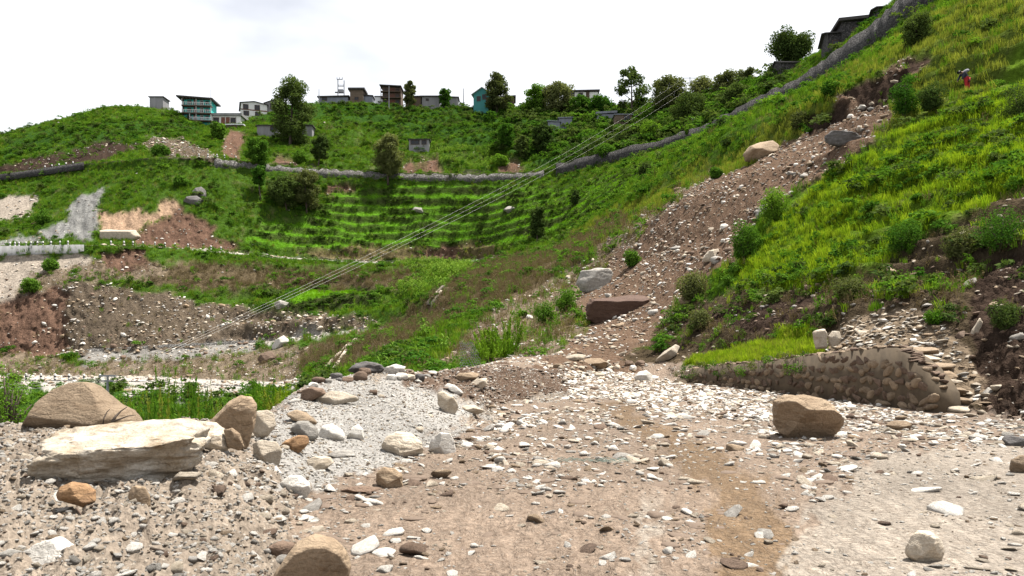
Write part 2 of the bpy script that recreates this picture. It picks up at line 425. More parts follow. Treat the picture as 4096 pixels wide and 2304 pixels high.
paint('pale', [(-160,262),(84,256),(92,262),(62,280),(30,292),(0,304),(-160,315)], 9, 12)
paint('stony', [(30,276),(60,268),(100,262),(180,262),(150,280),(60,284),(20,296)], 9, 12)
paint('greyrock', [(82,196),(108,186),(104,200),(98,216),(92,238),(60,240),(30,244),(0,246),(0,240),(40,234),(64,222),(72,206)], 13, 15)
paint('pale', [(-160,205),(0,202),(40,192),(30,214),(8,222),(-160,222)], 13, 15)
paint('clay', [(100,212),(128,212),(150,213),(164,202),(178,198),(178,206),(150,224),(128,232),(98,236)], 13, 15)
paint('redsoil', [(130,234),(150,226),(178,206),(192,214),(214,226),(208,234),(240,248),(210,252),(140,248)], 12, 15)
paint('redsoil', [(100,252),(140,250),(160,262),(120,276),(104,270)], 9, 13)
paint('darksoil', [(-160,178),(0,166),(40,156),(90,144),(140,140),(148,147),(100,160),(60,168),(0,182),(-160,196)], L_UPT, 18)
paint('rubble', [(142,142),(160,138),(190,140),(215,152),(216,163),(165,158),(145,152)], L_UPB, 18)
paint('redsoil', [(226,132),(244,131),(242,150),(236,166),(224,160),(222,146)], L_UPT, 19)
paint('redsoil', [(402,161),(438,161),(442,176),(400,178)], L_UPF, 18)
paint('redsoil', [(497,162),(522,163),(524,176),(500,178)], L_UPF, 18)
paint('redsoil', [(272,160),(290,160),(310,172),(272,172)], L_UPF, 18)
paint('redsoil', [(322,188),(350,187),(346,197),(326,198)], 13, 15)
paint('rice', [(244,242),(262,226),(330,205),(330,192),(420,184),(480,186),(560,190),(600,176),(660,160),(690,150),(740,134),(716,158),(690,172),(650,200),(600,214),(560,228),(520,243),(420,247),(330,252)], L_ROADMF, L_UPB)
paint('rice2', [(282,304),(302,291),(350,288),(376,292),(376,303),(330,309),(290,312)], 9, 11)
paint('drybank', [(300,250),(420,249),(494,244),(496,262),(420,263),(320,262)], 13, 14)
paint('redsoil', [(428,246),(456,246),(454,262),(430,262)], 13, 14)
paint('darksoil', [(845,92),(875,78),(928,52),(930,60),(900,84),(888,104),(860,108)], 9, L_UPB)
paint('darksoil', [(804,122),(842,104),(850,112),(826,126),(806,132)], 9, L_UPB)
zone[(kk >= 5) & (kk < 7) & (U2 < 330)] = Z['thicket']
paint('stony', [(-160,378),(0,376),(300,384),(300,345),(250,352),(80,364),(0,352),(-160,352)], 8, 9)
# middle and lower roads, the upper road bed
for k, hi in ((7, 300), (L_ROADM, 500)):
    zone[(kk == k) & (U2 < hi)] = Z['roadpale']
edge = np.broadcast_to(RS, YY.shape) + 0.25 * fbm(U2 / 9.0, U2 * 0 + 3, seed=8, oct=3)
zone[(kk == L_ROADM - 1) & (edge > 0.72) & (U2 > 190) & (U2 < 482)] = Z['roadpale']
zone[(kk == 6) & (edge > 0.90) & (U2 < 300)] = Z['roadpale']
zone[(kk == 8) & (edge > 0.86) & (U2 > 250) & (U2 < 400)] = Z['roadpale']
zone[(kk == L_UPT)] = Z['path']
# foreground
paint('bank', [(-170,700),(-170,426),(60,420),(210,417),(270,411),(300,384),(335,373),(380,367),(440,367),(500,369),(560,368),(578,384),(570,396),(500,407),(470,426),(430,442),(400,467),(330,478),(300,498),(284,520),(296,545),(270,600),(250,800)], 0, 5)
paint('gravel', [(250,432),(272,410),(300,386),(335,377),(400,384),(440,392),(482,413),(464,427),(430,443),(400,466),(340,479),(304,500),(284,484),(268,455)], 2, 5)
paint('soilmound', [(385,372),(440,368),(560,368),(580,384),(566,398),(492,412),(470,402),(440,392),(400,384)], 3, 5)
paint('stream', [(596,404),(622,404),(684,438),(742,468),(772,498),(800,540),(800,590),(716,590),(706,530),(712,495),(662,452),(622,430)], 0, 4)
paint('pale', [(846,466),(900,452),(960,446),(1190,430),(1190,700),(780,700),(760,590),(800,540),(815,510),(840,490)], 0, 4)
paint('pale', [(645,505),(664,500),(656,530),(648,560),(650,720),(628,720),(634,560),(640,530)], 0, 4)
# --- surface relief
AMP = dict(grass=.35, mud=.030, bank=.15, gravel=.05, soilmound=.26, stream=.006, pale=.008, scar=.3, stony=.25, dryweed=.3, rubble=.5, redsoil=.5, masonry=.05, roadpale=.06,
           greyrock=.7, clay=.5, darksoil=.5, rice=.06, light=.35, lush=.22, nearbank=.25, flatstones=.16, field=.03, drybank=.35, rice2=.08, thicket=.6, path=.05, riser=.1)
amp = np.array([AMP[n] for n in ZONES])[zone]
amp = np.where((kk < 10) & (kk >= 4) & (U2 > 560), amp * 0.75, amp)
for _ in range(3):      # no cliffs where the zone changes
    amp[1:-1, 1:-1] = (amp[1:-1, 1:-1] * 2 + amp[:-2, 1:-1] + amp[2:, 1:-1] + amp[1:-1, :-2] + amp[1:-1, 2:]) / 6
dist = np.clip(YY / 60.0, 0.12, 2.2)
def banded(scale, seed, oct, gain=0.5):
    """noise whose grain grows with distance, blended between fixed scales"""
    S = [0.12, 0.45, 2.0]; lp = np.clip(np.interp(np.log(dist), np.log(S), [0, 1, 2]), 0, 2); out = 0
    for i, s in enumerate(S):
        w = np.clip(1 - np.abs(lp - i), 0, 1)
        out = out + w * fbm(XX / (scale * s), YY / (scale * s), ZZ / (scale * s), seed=seed + i, oct=oct, gain=gain)
    return out
rel = banded(5, 5, 3)
fine = banded(0.9, 15, 4, 0.6)
near_f = fbm(XX / 0.22, YY / 0.30, seed=25, oct=4, gain=0.62)
ZZ = ZZ + amp * (1.0 * rel + 0.55 * fine + np.where(YY < 30, 0.7, 0.0) * near_f)
# rills and ruts running down the muddy road, washed along the flow
rut = fbm(XX / 0.45 + YY * 0.25, YY / 0.8, seed=44, oct=5, gain=0.65)
mudm = np.isin(zone, [Z['mud'], Z['stream']]) & (kk < 4)
ZZ = ZZ + np.where(mudm, 0.030 * np.abs(rut) * np.where(zone == Z['stream'], 0.3, 1), 0)
# scars are bitten into the slope, slide rubble lies in a shallow trough
cut = np.isin(zone, [Z['redsoil'], Z['clay']]).astype(float) * 0.9 + (zone == Z['darksoil']) * 0.7
cut = np.where(kk < 8, cut * 0.12, cut)
for _ in range(2):
    cut[1:-1, 1:-1] = (cut[1:-1, 1:-1] * 2 + cut[:-2, 1:-1] + cut[2:, 1:-1] + cut[1:-1, :-2] + cut[1:-1, 2:]) / 6
YY = YY + cut * 1.1
rockm = np.isin(zone, [Z['greyrock'], Z['clay'], Z['redsoil'], Z['rubble'], Z['darksoil'], Z['drybank'], Z['scar']]).astype(float) * np.where(kk < 8, 0.25, 1.0)
rid = 1 - 2 * np.abs(fbm(U2 / 9.0, VV / 16.0, seed=140, oct=5, gain=0.6)); rid2 = fbm(U2 / 3.5, VV / 5.0, seed=150, oct=3, gain=0.6)
YY = YY - rockm * (0.7 * rid + 0.25 * rid2) * np.clip(YY / 140, .1, 1.2)
XX = (U2 - 512.0) / F * YY
# --- base colours of the ground (albedo)
COL = dict(grass=(.036,.072,.010), mud=(.188,.142,.106), bank=(.185,.152,.120), gravel=(.215,.205,.19), soilmound=(.080,.055,.040), stream=(.145,.098,.058), pale=(.245,.21,.172),
           scar=(.102,.068,.047), stony=(.13,.102,.072), dryweed=(.078,.060,.036), rubble=(.082,.064,.046), redsoil=(.10,.061,.043), masonry=(.17,.16,.145), roadpale=(.30,.28,.25),
           greyrock=(.15,.148,.14), clay=(.255,.175,.118), darksoil=(.036,.025,.019), rice=(.062,.150,.010), light=(.060,.084,.015), lush=(.058,.098,.010), nearbank=(.050,.038,.024),
           flatstones=(.15,.115,.08), field=(.10,.15,.02), drybank=(.10,.082,.040), rice2=(.07,.16,.010), thicket=(.024,.056,.010), path=(.14,.115,.085), riser=(.040,.046,.016))
col = np.array([COL[n] for n in ZONES])[zone]
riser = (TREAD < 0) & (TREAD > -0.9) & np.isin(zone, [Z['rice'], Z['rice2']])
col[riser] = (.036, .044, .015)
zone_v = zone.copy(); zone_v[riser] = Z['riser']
g1 = fbm(XX / 1.7 + 9, YY / 1.7, ZZ / 1.7, seed=61, oct=4)
g2 = banded(0.6, 63, 3)
col = col * (1 + 0.30 * g1[..., None] + 0.28 * g2[..., None])
bare = np.isin(zone, [Z['grass'], Z['light'], Z['nearbank'], Z['lush']]) & (g1 + 0.5 * g2 > 0.46)
col[bare] = col[bare] * 0.35 + np.array((.10, .072, .045)) * 0.65
for _ in range(2):
    col[1:-1, 1:-1] = (col[1:-1, 1:-1] * 2 + col[:-2, 1:-1] + col[2:, 1:-1] + col[1:-1, :-2] + col[1:-1, 2:]) / 6
col = np.clip(col, 0.008, 0.7)
VV = HOR - (ZZ - CAM_H) * F / YY
nr, nc = YY.shape
P3 = np.stack([XX, YY, ZZ], -1)
VMIN = np.minimum.accumulate(VV, axis=0)          # silhouette seen from the camera, near to far
VIS = VV <= np.vstack([np.full((1, nc), 1e9), VMIN[:-1]]) + 1.2

def ground(u, v, kmin=0):
    """first ground point seen at column u, row v (bilinear along the column)"""
    j = int(np.clip(round((u - UU[0]) / 1.6), 0, nc - 1))
    i0 = int(np.searchsorted(RK, kmin))
    w = np.nonzero(VV[i0:, j] <= v)[0]
    i = i0 + (w[0] if len(w) else int(np.argmin(VV[i0:, j])))
    if i > i0 and VV[i - 1, j] > VV[i, j]:
        t = np.clip((VV[i - 1, j] - v) / (VV[i - 1, j] - VV[i, j]), 0, 1)
        p = P3[i - 1, j] * (1 - t) + P3[i, j] * t
    else: p = P3[i, j]
    y = p[1]
    return Vector(((u - 512) / F * y, y, p[2]))

def ground_at(x, y):
    """ground height below a point"""
    j = int(np.clip(round((x / y * F + 512 - UU[0]) / 1.6), 0, nc - 1))
    return float(np.interp(y, YY[:, j], ZZ[:, j]))

# --- ground material: colour from the ground map, fine grain and relief from noise
def ground_mat(name, gscale, bdist, rough, speck, streaks=0.0):
    m, nt, b, out = nodes_mat(name); b.inputs['Specular IOR Level'].default_value = 0.12 if streaks else 0.0
    at = N(nt, 'ShaderNodeAttribute', attribute_name='ground')
    geo = N(nt, 'ShaderNodeNewGeometry')
    n1 = N(nt, 'ShaderNodeTexNoise', Scale=gscale, Detail=5.0, Roughness=0.72); nt.links.new(geo.outputs['Position'], n1.inputs['Vector'])
    vo = N(nt, 'ShaderNodeTexVoronoi', Scale=gscale * 1.7); nt.links.new(geo.outputs['Position'], vo.inputs['Vector'])
    c = mixc(nt, 'MULTIPLY', 1.0, at.outputs['Color'], ramp(nt, [(0.3, 0.5), (0.7, 1.38)], n1.outputs['Fac']))
    vr = ramp(nt, [(0.0, 1.0), (0.5, 0.0)], vo.outputs['Distance'])
    sp = mixc(nt, 'MULTIPLY', 1.0, vr, ramp(nt, [(0.62, 0.0), (0.75, 1.0)], vo.outputs['Color']))
    c = mixc(nt, 'MIX', mixc(nt, 'MULTIPLY', 1.0, sp, speck), c, (0.34, 0.30, 0.25))
    nt.links.new(c, b.inputs['Base Color'])
    b.inputs['Roughness'].default_value = rough
    h = mixc(nt, 'ADD', 0.5, n1.outputs['Fac'], sp)
    if streaks:      # drying crust: bumps, with crease shade painted as thin dark broken lines
        mp = N(nt, 'ShaderNodeMapping'); mp.inputs['Scale'].default_value = (1.7, 0.75, 1.0); nt.links.new(geo.outputs['Position'], mp.inputs['Vector'])
        n5 = N(nt, 'ShaderNodeTexNoise', Scale=4.2, Detail=6.0, Roughness=0.66, Distortion=0.8); nt.links.new(mp.outputs[0], n5.inputs['Vector'])
        ln = ramp(nt, [(0.455, 1.0), (0.485, 0.0), (0.515, 1.0)], n5.outputs['Fac'])
        c = mixc(nt, 'MULTIPLY', streaks, c, mixc(nt, 'MIX', ln, (0.42, 0.36, 0.31), (1.0, 1.0, 1.0)))
        nt.links.new(c, b.inputs['Base Color'])
        h = mixc(nt, 'ADD', 1.0, mixc(nt, 'MULTIPLY', 1.0, n5.outputs['Fac'], 1.6), mixc(nt, 'MULTIPLY', 1.0, h, 0.55))
    bump(nt, b, h, 1.0, bdist)
    return m
GM_HILL = ground_mat('hill ground', 2.2, 0.28, 0.95, 0.05)
GM_SLIDE = ground_mat('slide rubble', 5.0, 0.14, 0.95, 0.45)
GM_ROAD = ground_mat('road mud', 17.0, 0.07, 0.78, 0.35, 0.62)
GM_BANK = ground_mat('bank rubble', 15.0, 0.035, 0.95, 0.8)
idx = np.arange(nr * nc).reshape(nr, nc)
quads = np.stack([idx[:-1, :-1], idx[:-1, 1:], idx[1:, 1:], idx[1:, :-1]], -1).reshape(-1, 4)
fz = zone[:-1, :-1].ravel(); fk = kk[:-1, :-1].ravel(); fu = U2[:-1, :-1].ravel()
cls = np.zeros(len(quads), int)
cls[np.isin(fz, [Z['mud'], Z['stream'], Z['pale']]) & (fk < 5)] = 1
cls[np.isin(fz, [Z['bank'], Z['gravel'], Z['soilmound']])] = 2
cls[fz == Z['scar']] = 3
cls[np.isin(fz, [Z['roadpale'], Z['path']])] = 4
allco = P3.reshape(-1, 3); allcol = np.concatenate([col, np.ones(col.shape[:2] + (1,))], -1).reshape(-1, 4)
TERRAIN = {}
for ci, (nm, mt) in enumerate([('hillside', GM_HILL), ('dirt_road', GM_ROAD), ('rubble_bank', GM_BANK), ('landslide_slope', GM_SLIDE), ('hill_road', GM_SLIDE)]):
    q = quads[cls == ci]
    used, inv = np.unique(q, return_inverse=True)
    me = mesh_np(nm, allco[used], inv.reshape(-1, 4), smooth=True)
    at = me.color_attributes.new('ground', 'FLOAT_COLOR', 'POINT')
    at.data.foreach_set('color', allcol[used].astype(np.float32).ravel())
    o = new_obj(nm, me, None, mt)
    tag(o, kind='structure')
    TERRAIN[nm] = o
# ------------------------------------------------------------------ rocks
_ico = {}
def ico(sub):
    if sub not in _ico:
        bm = bmesh.new(); bmesh.ops.create_icosphere(bm, subdivisions=sub, radius=1.0)
        _ico[sub] = (np.array([v.co[:] for v in bm.verts]), np.array([[v.index for v in f.verts] for f in bm.faces])); bm.free()
    return _ico[sub]

def rock_shape(seed, sub=3, planes=9, cut=(0.45, 0.85), rough=0.06, low=0.22, flat_top=None):
    """angular, weathered stone in a unit box"""
    r = np.random.default_rng(seed)
    v, f = ico(sub); v = v.copy()
    n = fbm(v[:, 0] * 1.1 + seed, v[:, 1] * 1.1, v[:, 2] * 1.1 + 3, seed=seed, oct=2)
    v *= (1 + low * n)[:, None]
    for k in range(planes):
        d = r.normal(size=3); d /= np.linalg.norm(d); h = r.uniform(*cut)
        ov = np.maximum(0, v @ d - h); v -= ov[:, None] * d * 0.93
    if flat_top is not None:
        ov = np.maximum(0, v[:, 2] - flat_top); v[:, 2] -= ov * 0.9
    if rough:
        q = v * 4.0
        v *= (1 + rough * fbm(q[:, 0], q[:, 1], q[:, 2] + seed, seed=seed + 5, oct=4, gain=0.55))[:, None]
    lo, hi = v.min(0), v.max(0)
    return (v - (lo + hi) / 2) / (hi - lo), f

ST = {
 'white': stone_mat('pale limestone', (.42,.395,.35), (.62,.59,.54), (.30,.24,.17), 3.0, 0.3),
 'bigpale': stone_mat('bleached layered boulder', (.25,.19,.12), (.50,.46,.395), (.15,.10,.052), 2.1, 0.65),
 'cream': stone_mat('cream sandstone', (.30,.25,.185), (.47,.41,.33), (.22,.155,.09), 2.2, 0.4),
 'tan': stone_mat('tan sandstone', (.19,.135,.085), (.30,.225,.15), (.12,.075,.04), 1.6, 0.5),
 'grey': stone_mat('grey schist', (.18,.165,.145), (.32,.30,.268), (.13,.115,.095), 3.0, 0.5),
 'brown': stone_mat('brown stone', (.10,.066,.045), (.17,.115,.08), (.07,.045,.03), 2.5, 0.5),
 'orange': stone_mat('rusty stone', (.17,.09,.04), (.27,.165,.085), (.08,.045,.025), 2.5, 0.6),
 'dark': stone_mat('dark wet stone', (.07,.064,.06), (.13,.12,.115), (.05,.045,.04), 2.5, 0.4),
 'red': stone_mat('red earth block', (.085,.048,.034), (.12,.072,.05), (.06,.035,.025), 1.5, 0.5),
}
ROCK_PROTO = []
for i in range(10):
    v, f = rock_shape(500 + i, 2, 11, (0.4, 0.8), 0.05, 0.2)
    me = mesh_np('stone', v, f, smooth=False); ROCK_PROTO.append(me)
def stone_meshes(matkey, n=5, off=0, sub=1):
    out = []
    for i in range(n):
        v, f = rock_shape(700 + i + off * 31, sub, 10, (0.28, 0.66), 0.05, 0.25)
        me = mesh_np('stone_' + matkey, v, f, smooth=False); me.materials.append(ST[matkey]); out.append(me)
    return out

# ------------------------------------------------------------------ plant shapes
LEAF = {
 'green': leaf_mat('meadow grass', (.050,.118,.009), (.130,.225,.019), 0.35, tint=True),
 'yellow': leaf_mat('sunlit pale grass', (.10,.135,.018), (.23,.245,.045), 0.42, tint=True),  # yellowish tint, the grass's own colour
 'lush': leaf_mat('lush grass', (.085,.160,.008), (.225,.295,.020), 0.45, tint=True),
 'rice': leaf_mat('young rice', (.085,.205,.005), (.165,.325,.010), 0.45, tint=True),
 'dry': leaf_mat('dry weeds', (.080,.058,.034), (.155,.122,.070), 0.25, tint=True),
 'bush': leaf_mat('shrub leaves', (.028,.080,.011), (.085,.165,.020), 0.32, tint=True),
 'dark': leaf_mat('dark leaves', (.028,.052,.014), (.080,.112,.030), 0.32, tint=True),
 'olive': leaf_mat('olive leaves', (.052,.066,.022), (.125,.138,.052), 0.35, tint=True),
 'bright': leaf_mat('fresh leaves', (.045,.115,.012), (.115,.205,.022), 0.4, tint=True),
 'maize': leaf_mat('maize leaves', (.05,.105,.015), (.12,.19,.03), 0.35, tint=True),
}
BARK = simple_mat('bark', (.075, .058, .045), 0.95, 0.4, 6.0)

def blades(seed, n, h, w, spread, lean=0.35, droop=0.3):
    """tuft of grass blades, each a bent strip of two quads"""
    r = np.random.default_rng(seed); V = []; Fq = []
    for i in range(n):
        a = r.uniform(0, 6.283); rr = spread * math.sqrt(r.uniform()); b = r.uniform(0, 6.283)
        hh = h * r.uniform(0.55, 1.0); l = lean * hh * r.uniform(0.2, 1.0); d = droop * hh * r.uniform(0, 1)
        c = np.array([rr * math.cos(a), rr * math.sin(a), 0]); o = np.array([math.cos(b), math.sin(b), 0]); s = np.array([-o[1], o[0], 0]) * w * r.uniform(0.7, 1.2)
        p0, p1, p2 = c - [0, 0, 0.05 * h], c + o * l * 0.35 + [0, 0, hh * 0.6], c + o * l + [0, 0, hh - d * 0.5]
        k = len(V); V += [p0 - s, p0 + s, p1 + s * 0.8, p1 - s * 0.8, p2 + s * 0.15, p2 - s * 0.15]
        Fq += [(k, k + 1, k + 2, k + 3), (k + 3, k + 2, k + 4, k + 5)]
    return np.array(V), np.array(Fq)

def leaf_quads(r, cen, nrm, size, aspect=0.55):
    """leaf-like quads (diamonds) at points, facing roughly along nrm"""
    n = len(cen)
    d = nrm + r.normal(size=(n, 3)) * 0.75; d /= np.linalg.norm(d, axis=1)[:, None]
    t = np.cross(d, r.normal(size=(n, 3))); t /= np.linalg.norm(t, axis=1)[:, None] + 1e-9
    b = np.cross(d, t); s = (size * r.uniform(0.6, 1.35, n))[:, None]
    V = np.stack([cen - t * s, cen + b * s * aspect, cen + t * s, cen - b * s * aspect], 1).reshape(-1, 3)
    return V, np.arange(4 * n).reshape(-1, 4)

def bush_shape(seed, n=170, size=0.13, lumps=6, tall=0.9):
    r = np.random.default_rng(seed)
    cs = r.normal(size=(lumps, 3)) * [0.42, 0.42, 0.25] + [0, 0, 0.5 * tall]; rs = r.uniform(0.32, 0.55, lumps)
    i = r.integers(0, lumps, n); d = r.normal(size=(n, 3)); d /= np.linalg.norm(d, axis=1)[:, None]
    d[:, 2] = np.abs(d[:, 2]) * 0.9 + d[:, 2] * 0.1
    cen = cs[i] + d * (rs[i] * r.uniform(0.55, 1.05, n))[:, None]
    cen[:, 2] = np.maximum(cen[:, 2], 0.02)
    return leaf_quads(r, cen, d + [0, 0, 0.4], size)

def weed_shape(seed, stems=7, h=1.0, leafy=16, size=0.05, spread=0.25, lean=0.28):
    """upright feathery weed: stems with small leaves all the way up"""
    r = np.random.default_rng(seed); cen = []; nr_ = []; V = []; Fq = []
    for s in range(stems):
        a = r.uniform(0, 6.283); base = np.array([math.cos(a), math.sin(a), 0]) * spread * r.uniform(0, 1)
        top = base + np.array([math.cos(a), math.sin(a), 0]) * lean * r.uniform(0, 1) + [0, 0, h * r.uniform(0.45, 1)]
        w = np.array([-math.sin(a), math.cos(a), 0]) * 0.010
        k = len(V); V += [base - w, base + w, top + w * 0.4, top - w * 0.4]; Fq.append((k, k + 1, k + 2, k + 3))
        for q in range(leafy):
            t = r.uniform(0.15, 1.0); p = base + (top - base) * t; o = r.normal(size=3) * [1, 1, 0.5]; o /= np.linalg.norm(o)
            cen.append(p + o * (0.16 * (1.2 - t)) * h * r.uniform(0.3, 1)); nr_.append(o + [0, 0, 0.8])
    LV_, LF_ = leaf_quads(r, np.array(cen), np.array(nr_), size * h, 0.38)
    return np.vstack([np.array(V), LV_]), np.vstack([np.array(Fq), LF_ + len(V)])

def maize_shape(seed):
    r = np.random.default_rng(seed); V = []; Fq = []
    def strip(pts, ws, side):
        k = len(V)
        for p, w in zip(pts, ws): V.extend([np.array(p) - side * w, np.array(p) + side * w])
        for i in range(len(pts) - 1): Fq.append((k + 2*i, k + 2*i + 1, k + 2*i + 3, k + 2*i + 2))
    for a in (0, 1.57): strip([(0, 0, 0), (0, 0, 0.5), (0, 0, 1.0)], [.03, .022, .008], np.array([math.cos(a), math.sin(a), 0]))
    for i in range(8):
        a = i * 2.6 + r.uniform(-.4, .4); z = 0.15 + i * 0.1; o = np.array([math.cos(a), math.sin(a), 0]); L = r.uniform(.3, .5)
        strip([np.array([0, 0, z]), o * L * .5 + [0, 0, z + .18], o * L + [0, 0, z + .06]], [.02, .035, .005], np.array([-o[1], o[0], 0]))
    return np.array(V), np.array(Fq)

def protos(prefix, shapes, matkey, mats=None):
    out = []
    for i, (v, f) in enumerate(shapes):
        me = mesh_np(prefix, v, f); me.materials.append(LEAF[matkey]); out.append(me)
    return out
MUDC = simple_mat('mud clod', (.118, .086, .063), .85, .3, 14.0)
clods = []
for i in range(5):
    v, f = rock_shape(760 + i, 2, 4, (.5, .9), .22, .35); me = mesh_np('clod', v, f, True); me.materials.append(MUDC); clods.append(me)
PR = {
 'clod': clods,
 'tuft_green': protos('grass_tuft', [blades(10 + i, 22, 1, .026, .42) for i in range(3)], 'green'),
 'tuft_yellow': protos('grass_tuft', [blades(20 + i, 22, 1, .022, .42) for i in range(3)], 'yellow'),
 'tuft_lush': protos('grass_tuft', [blades(30 + i, 26, 1, .020, .36, .5, .5) for i in range(4)], 'lush'),
 'tuft_rice': protos('rice_tuft', [blades(40 + i, 20, 1, .022, .40, .25, .1) for i in range(3)], 'rice'),
 'tuft_dry': protos('dry_tuft', [weed_shape(50 + i, 9, 1, 12, .055, .35) for i in range(3)], 'dry'),
 'weed_green': protos('weed', [weed_shape(60 + i, 8, 1, 20, .06, .28) for i in range(3)], 'bright'),
 'bush': protos('shrub', [bush_shape(70 + i) for i in range(4)], 'bush'),
 'bush_dark': protos('shrub', [bush_shape(80 + i) for i in range(3)], 'dark'),
 'bush_bright': protos('shrub', [bush_shape(90 + i) for i in range(3)], 'bright'),
 'maize': protos('maize', [maize_shape(100 + i) for i in range(3)], 'maize'),
 'st_white': stone_meshes('white'), 'st_cream': stone_meshes('cream', off=1), 'st_tan': stone_meshes('tan', off=2),
 'st_grey': stone_meshes('grey', off=3), 'st_brown': stone_meshes('brown', off=4), 'st_dark': stone_meshes('dark', 3, 5),
}

# ------------------------------------------------------------------ scattering over the ground
qa = P3[:-1, :-1]; qb = P3[:-1, 1:]; qc = P3[1:, 1:]; qd = P3[1:, :-1]
AREA = 0.5 * np.linalg.norm(np.cross(qc - qa, qd - qb), axis=-1)
FZ = zone_v[:-1, :-1]; FY = YY[:-1, :-1]; FU = U2[:-1, :-1]; FV = VV[:-1, :-1]; FK = kk[:-1, :-1]
NZf = np.abs(np.cross(qc - qa, qd - qb)[..., 2]) / (2 * AREA + 1e-9)
INVIEW = (FU > -70) & (FU < 1095) & (FK < L_SKY + 1) & (FV > -60) & (FV < 640)
CL = fbm(XX[:-1, :-1] / 4.0, YY[:-1, :-1] / 4.0, ZZ[:-1, :-1] / 4.0, seed=201, oct=3)       # clumping
CL2 = fbm(XX[:-1, :-1] / 0.9, YY[:-1, :-1] / 0.9, ZZ[:-1, :-1] / 0.9, seed=203, oct=3)
def dens_map(spec, clump=0.0, extra=None):
    d = np.zeros(FZ.shape)
    for zn, val in spec.items(): d[FZ == Z[zn]] = val
    d = d * INVIEW
    if clump: d = d * np.clip(1 + clump * 2.6 * CL, 0.22, None)
    if extra is not None: d = d * extra
    return d
def sample(d, rng, cap=None):
    lam = d * AREA
    tot = lam.sum()
    if cap and tot > cap: lam = lam * cap / tot
    cnt = rng.poisson(lam); ii, jj = np.nonzero(cnt); rep = cnt[ii, jj]
    ii = np.repeat(ii, rep); jj = np.repeat(jj, rep); s = rng.uniform(size=len(ii))[:, None]; t = rng.uniform(size=len(ii))[:, None]
    p = (qa[ii, jj] * (1 - s) + qb[ii, jj] * s) * (1 - t) + (qd[ii, jj] * (1 - s) + qc[ii, jj] * s) * t
    return p, ii, jj

def scatter_object(name, items, kind='stuff'):
    """items: (meshes, points, scale (n,3), rot (n,3)); one object whose geometry nodes place the meshes"""
    nt = bpy.data.node_groups.new(name, 'GeometryNodeTree')
    nt.interface.new_socket('Geometry', in_out='INPUT', socket_type='NodeSocketGeometry')
    nt.interface.new_socket('Geometry', in_out='OUTPUT', socket_type='NodeSocketGeometry')
    gi = nt.nodes.new('NodeGroupInput'); go = nt.nodes.new('NodeGroupOutput')
    join = nt.nodes.new('GeometryNodeJoinGeometry'); nt.links.new(join.outputs[0], go.inputs[0])
    pts = []; sc = []; rt = []; pi = []; k = 0
    def attr(nm, typ):
        a = nt.nodes.new('GeometryNodeInputNamedAttribute'); a.data_type = typ; a.inputs['Name'].default_value = nm; return a.outputs['Attribute']
    aS, aR, aI = attr('s', 'FLOAT_VECTOR'), attr('r', 'FLOAT_VECTOR'), attr('pi', 'INT')
    for meshes, p, s, r in items:
        if len(p) == 0: continue
        which = RNG.integers(0, len(meshes), len(p))
        for q, me in enumerate(meshes):
            po = bpy.data.objects.new(me.name + '_shape', me)
            oi = nt.nodes.new('GeometryNodeObjectInfo'); oi.inputs['Object'].default_value = po; oi.inputs['As Instance'].default_value = True
            cmp_ = nt.nodes.new('FunctionNodeCompare'); cmp_.data_type = 'INT'; cmp_.operation = 'EQUAL'; cmp_.inputs[3].default_value = k + q
            nt.links.new(aI, cmp_.inputs[2])
            ip = nt.nodes.new('GeometryNodeInstanceOnPoints')
            nt.links.new(gi.outputs[0], ip.inputs['Points']); nt.links.new(cmp_.outputs[0], ip.inputs['Selection'])
            nt.links.new(oi.outputs['Geometry'], ip.inputs['Instance'])
            nt.links.new(aR, ip.inputs['Rotation']); nt.links.new(aS, ip.inputs['Scale'])
            nt.links.new(ip.outputs[0], join.inputs[0])
        pts.append(p); sc.append(s); rt.append(r); pi.append(which + k); k += len(meshes)
    P = np.vstack(pts).astype(np.float32)
    me = bpy.data.meshes.new(name); me.vertices.add(len(P)); me.vertices.foreach_set('co', P.ravel())
    a = me.attributes.new('s', 'FLOAT_VECTOR', 'POINT'); a.data.foreach_set('vector', np.vstack(sc).astype(np.float32).ravel())
    a = me.attributes.new('r', 'FLOAT_VECTOR', 'POINT'); a.data.foreach_set('vector', np.vstack(rt).astype(np.float32).ravel())
    a = me.attributes.new('pi', 'INT', 'POINT'); a.data.foreach_set('value', np.concatenate(pi).astype(np.int32))
    o = new_obj(name, me)
    md = o.modifiers.new('scatter', 'NODES'); md.node_group = nt
    tag(o, kind=kind)
    return o

def plants(key, spec, size, clump=0.5, cap=None, seed=0, extra=None, squash=(1, 1), near_fine=True, tilt=0.15):
    rng = np.random.default_rng(900 + seed)
    p, ii, jj = sample(dens_map(spec, clump, extra), rng, cap)
    n = len(p); h = rng.uniform(size[0], size[1], n)
    w = h * rng.uniform(0.8, 1.35, n)
    s = np.stack([w * squash[0], w * squash[0], h * squash[1]], 1)
    r = np.stack([rng.normal(0, tilt, n), rng.normal(0, tilt, n), rng.uniform(0, 6.283, n)], 1)
    return PR[key], p, s, r
FAR = (FY >= 48); NEAR = (FY < 48)
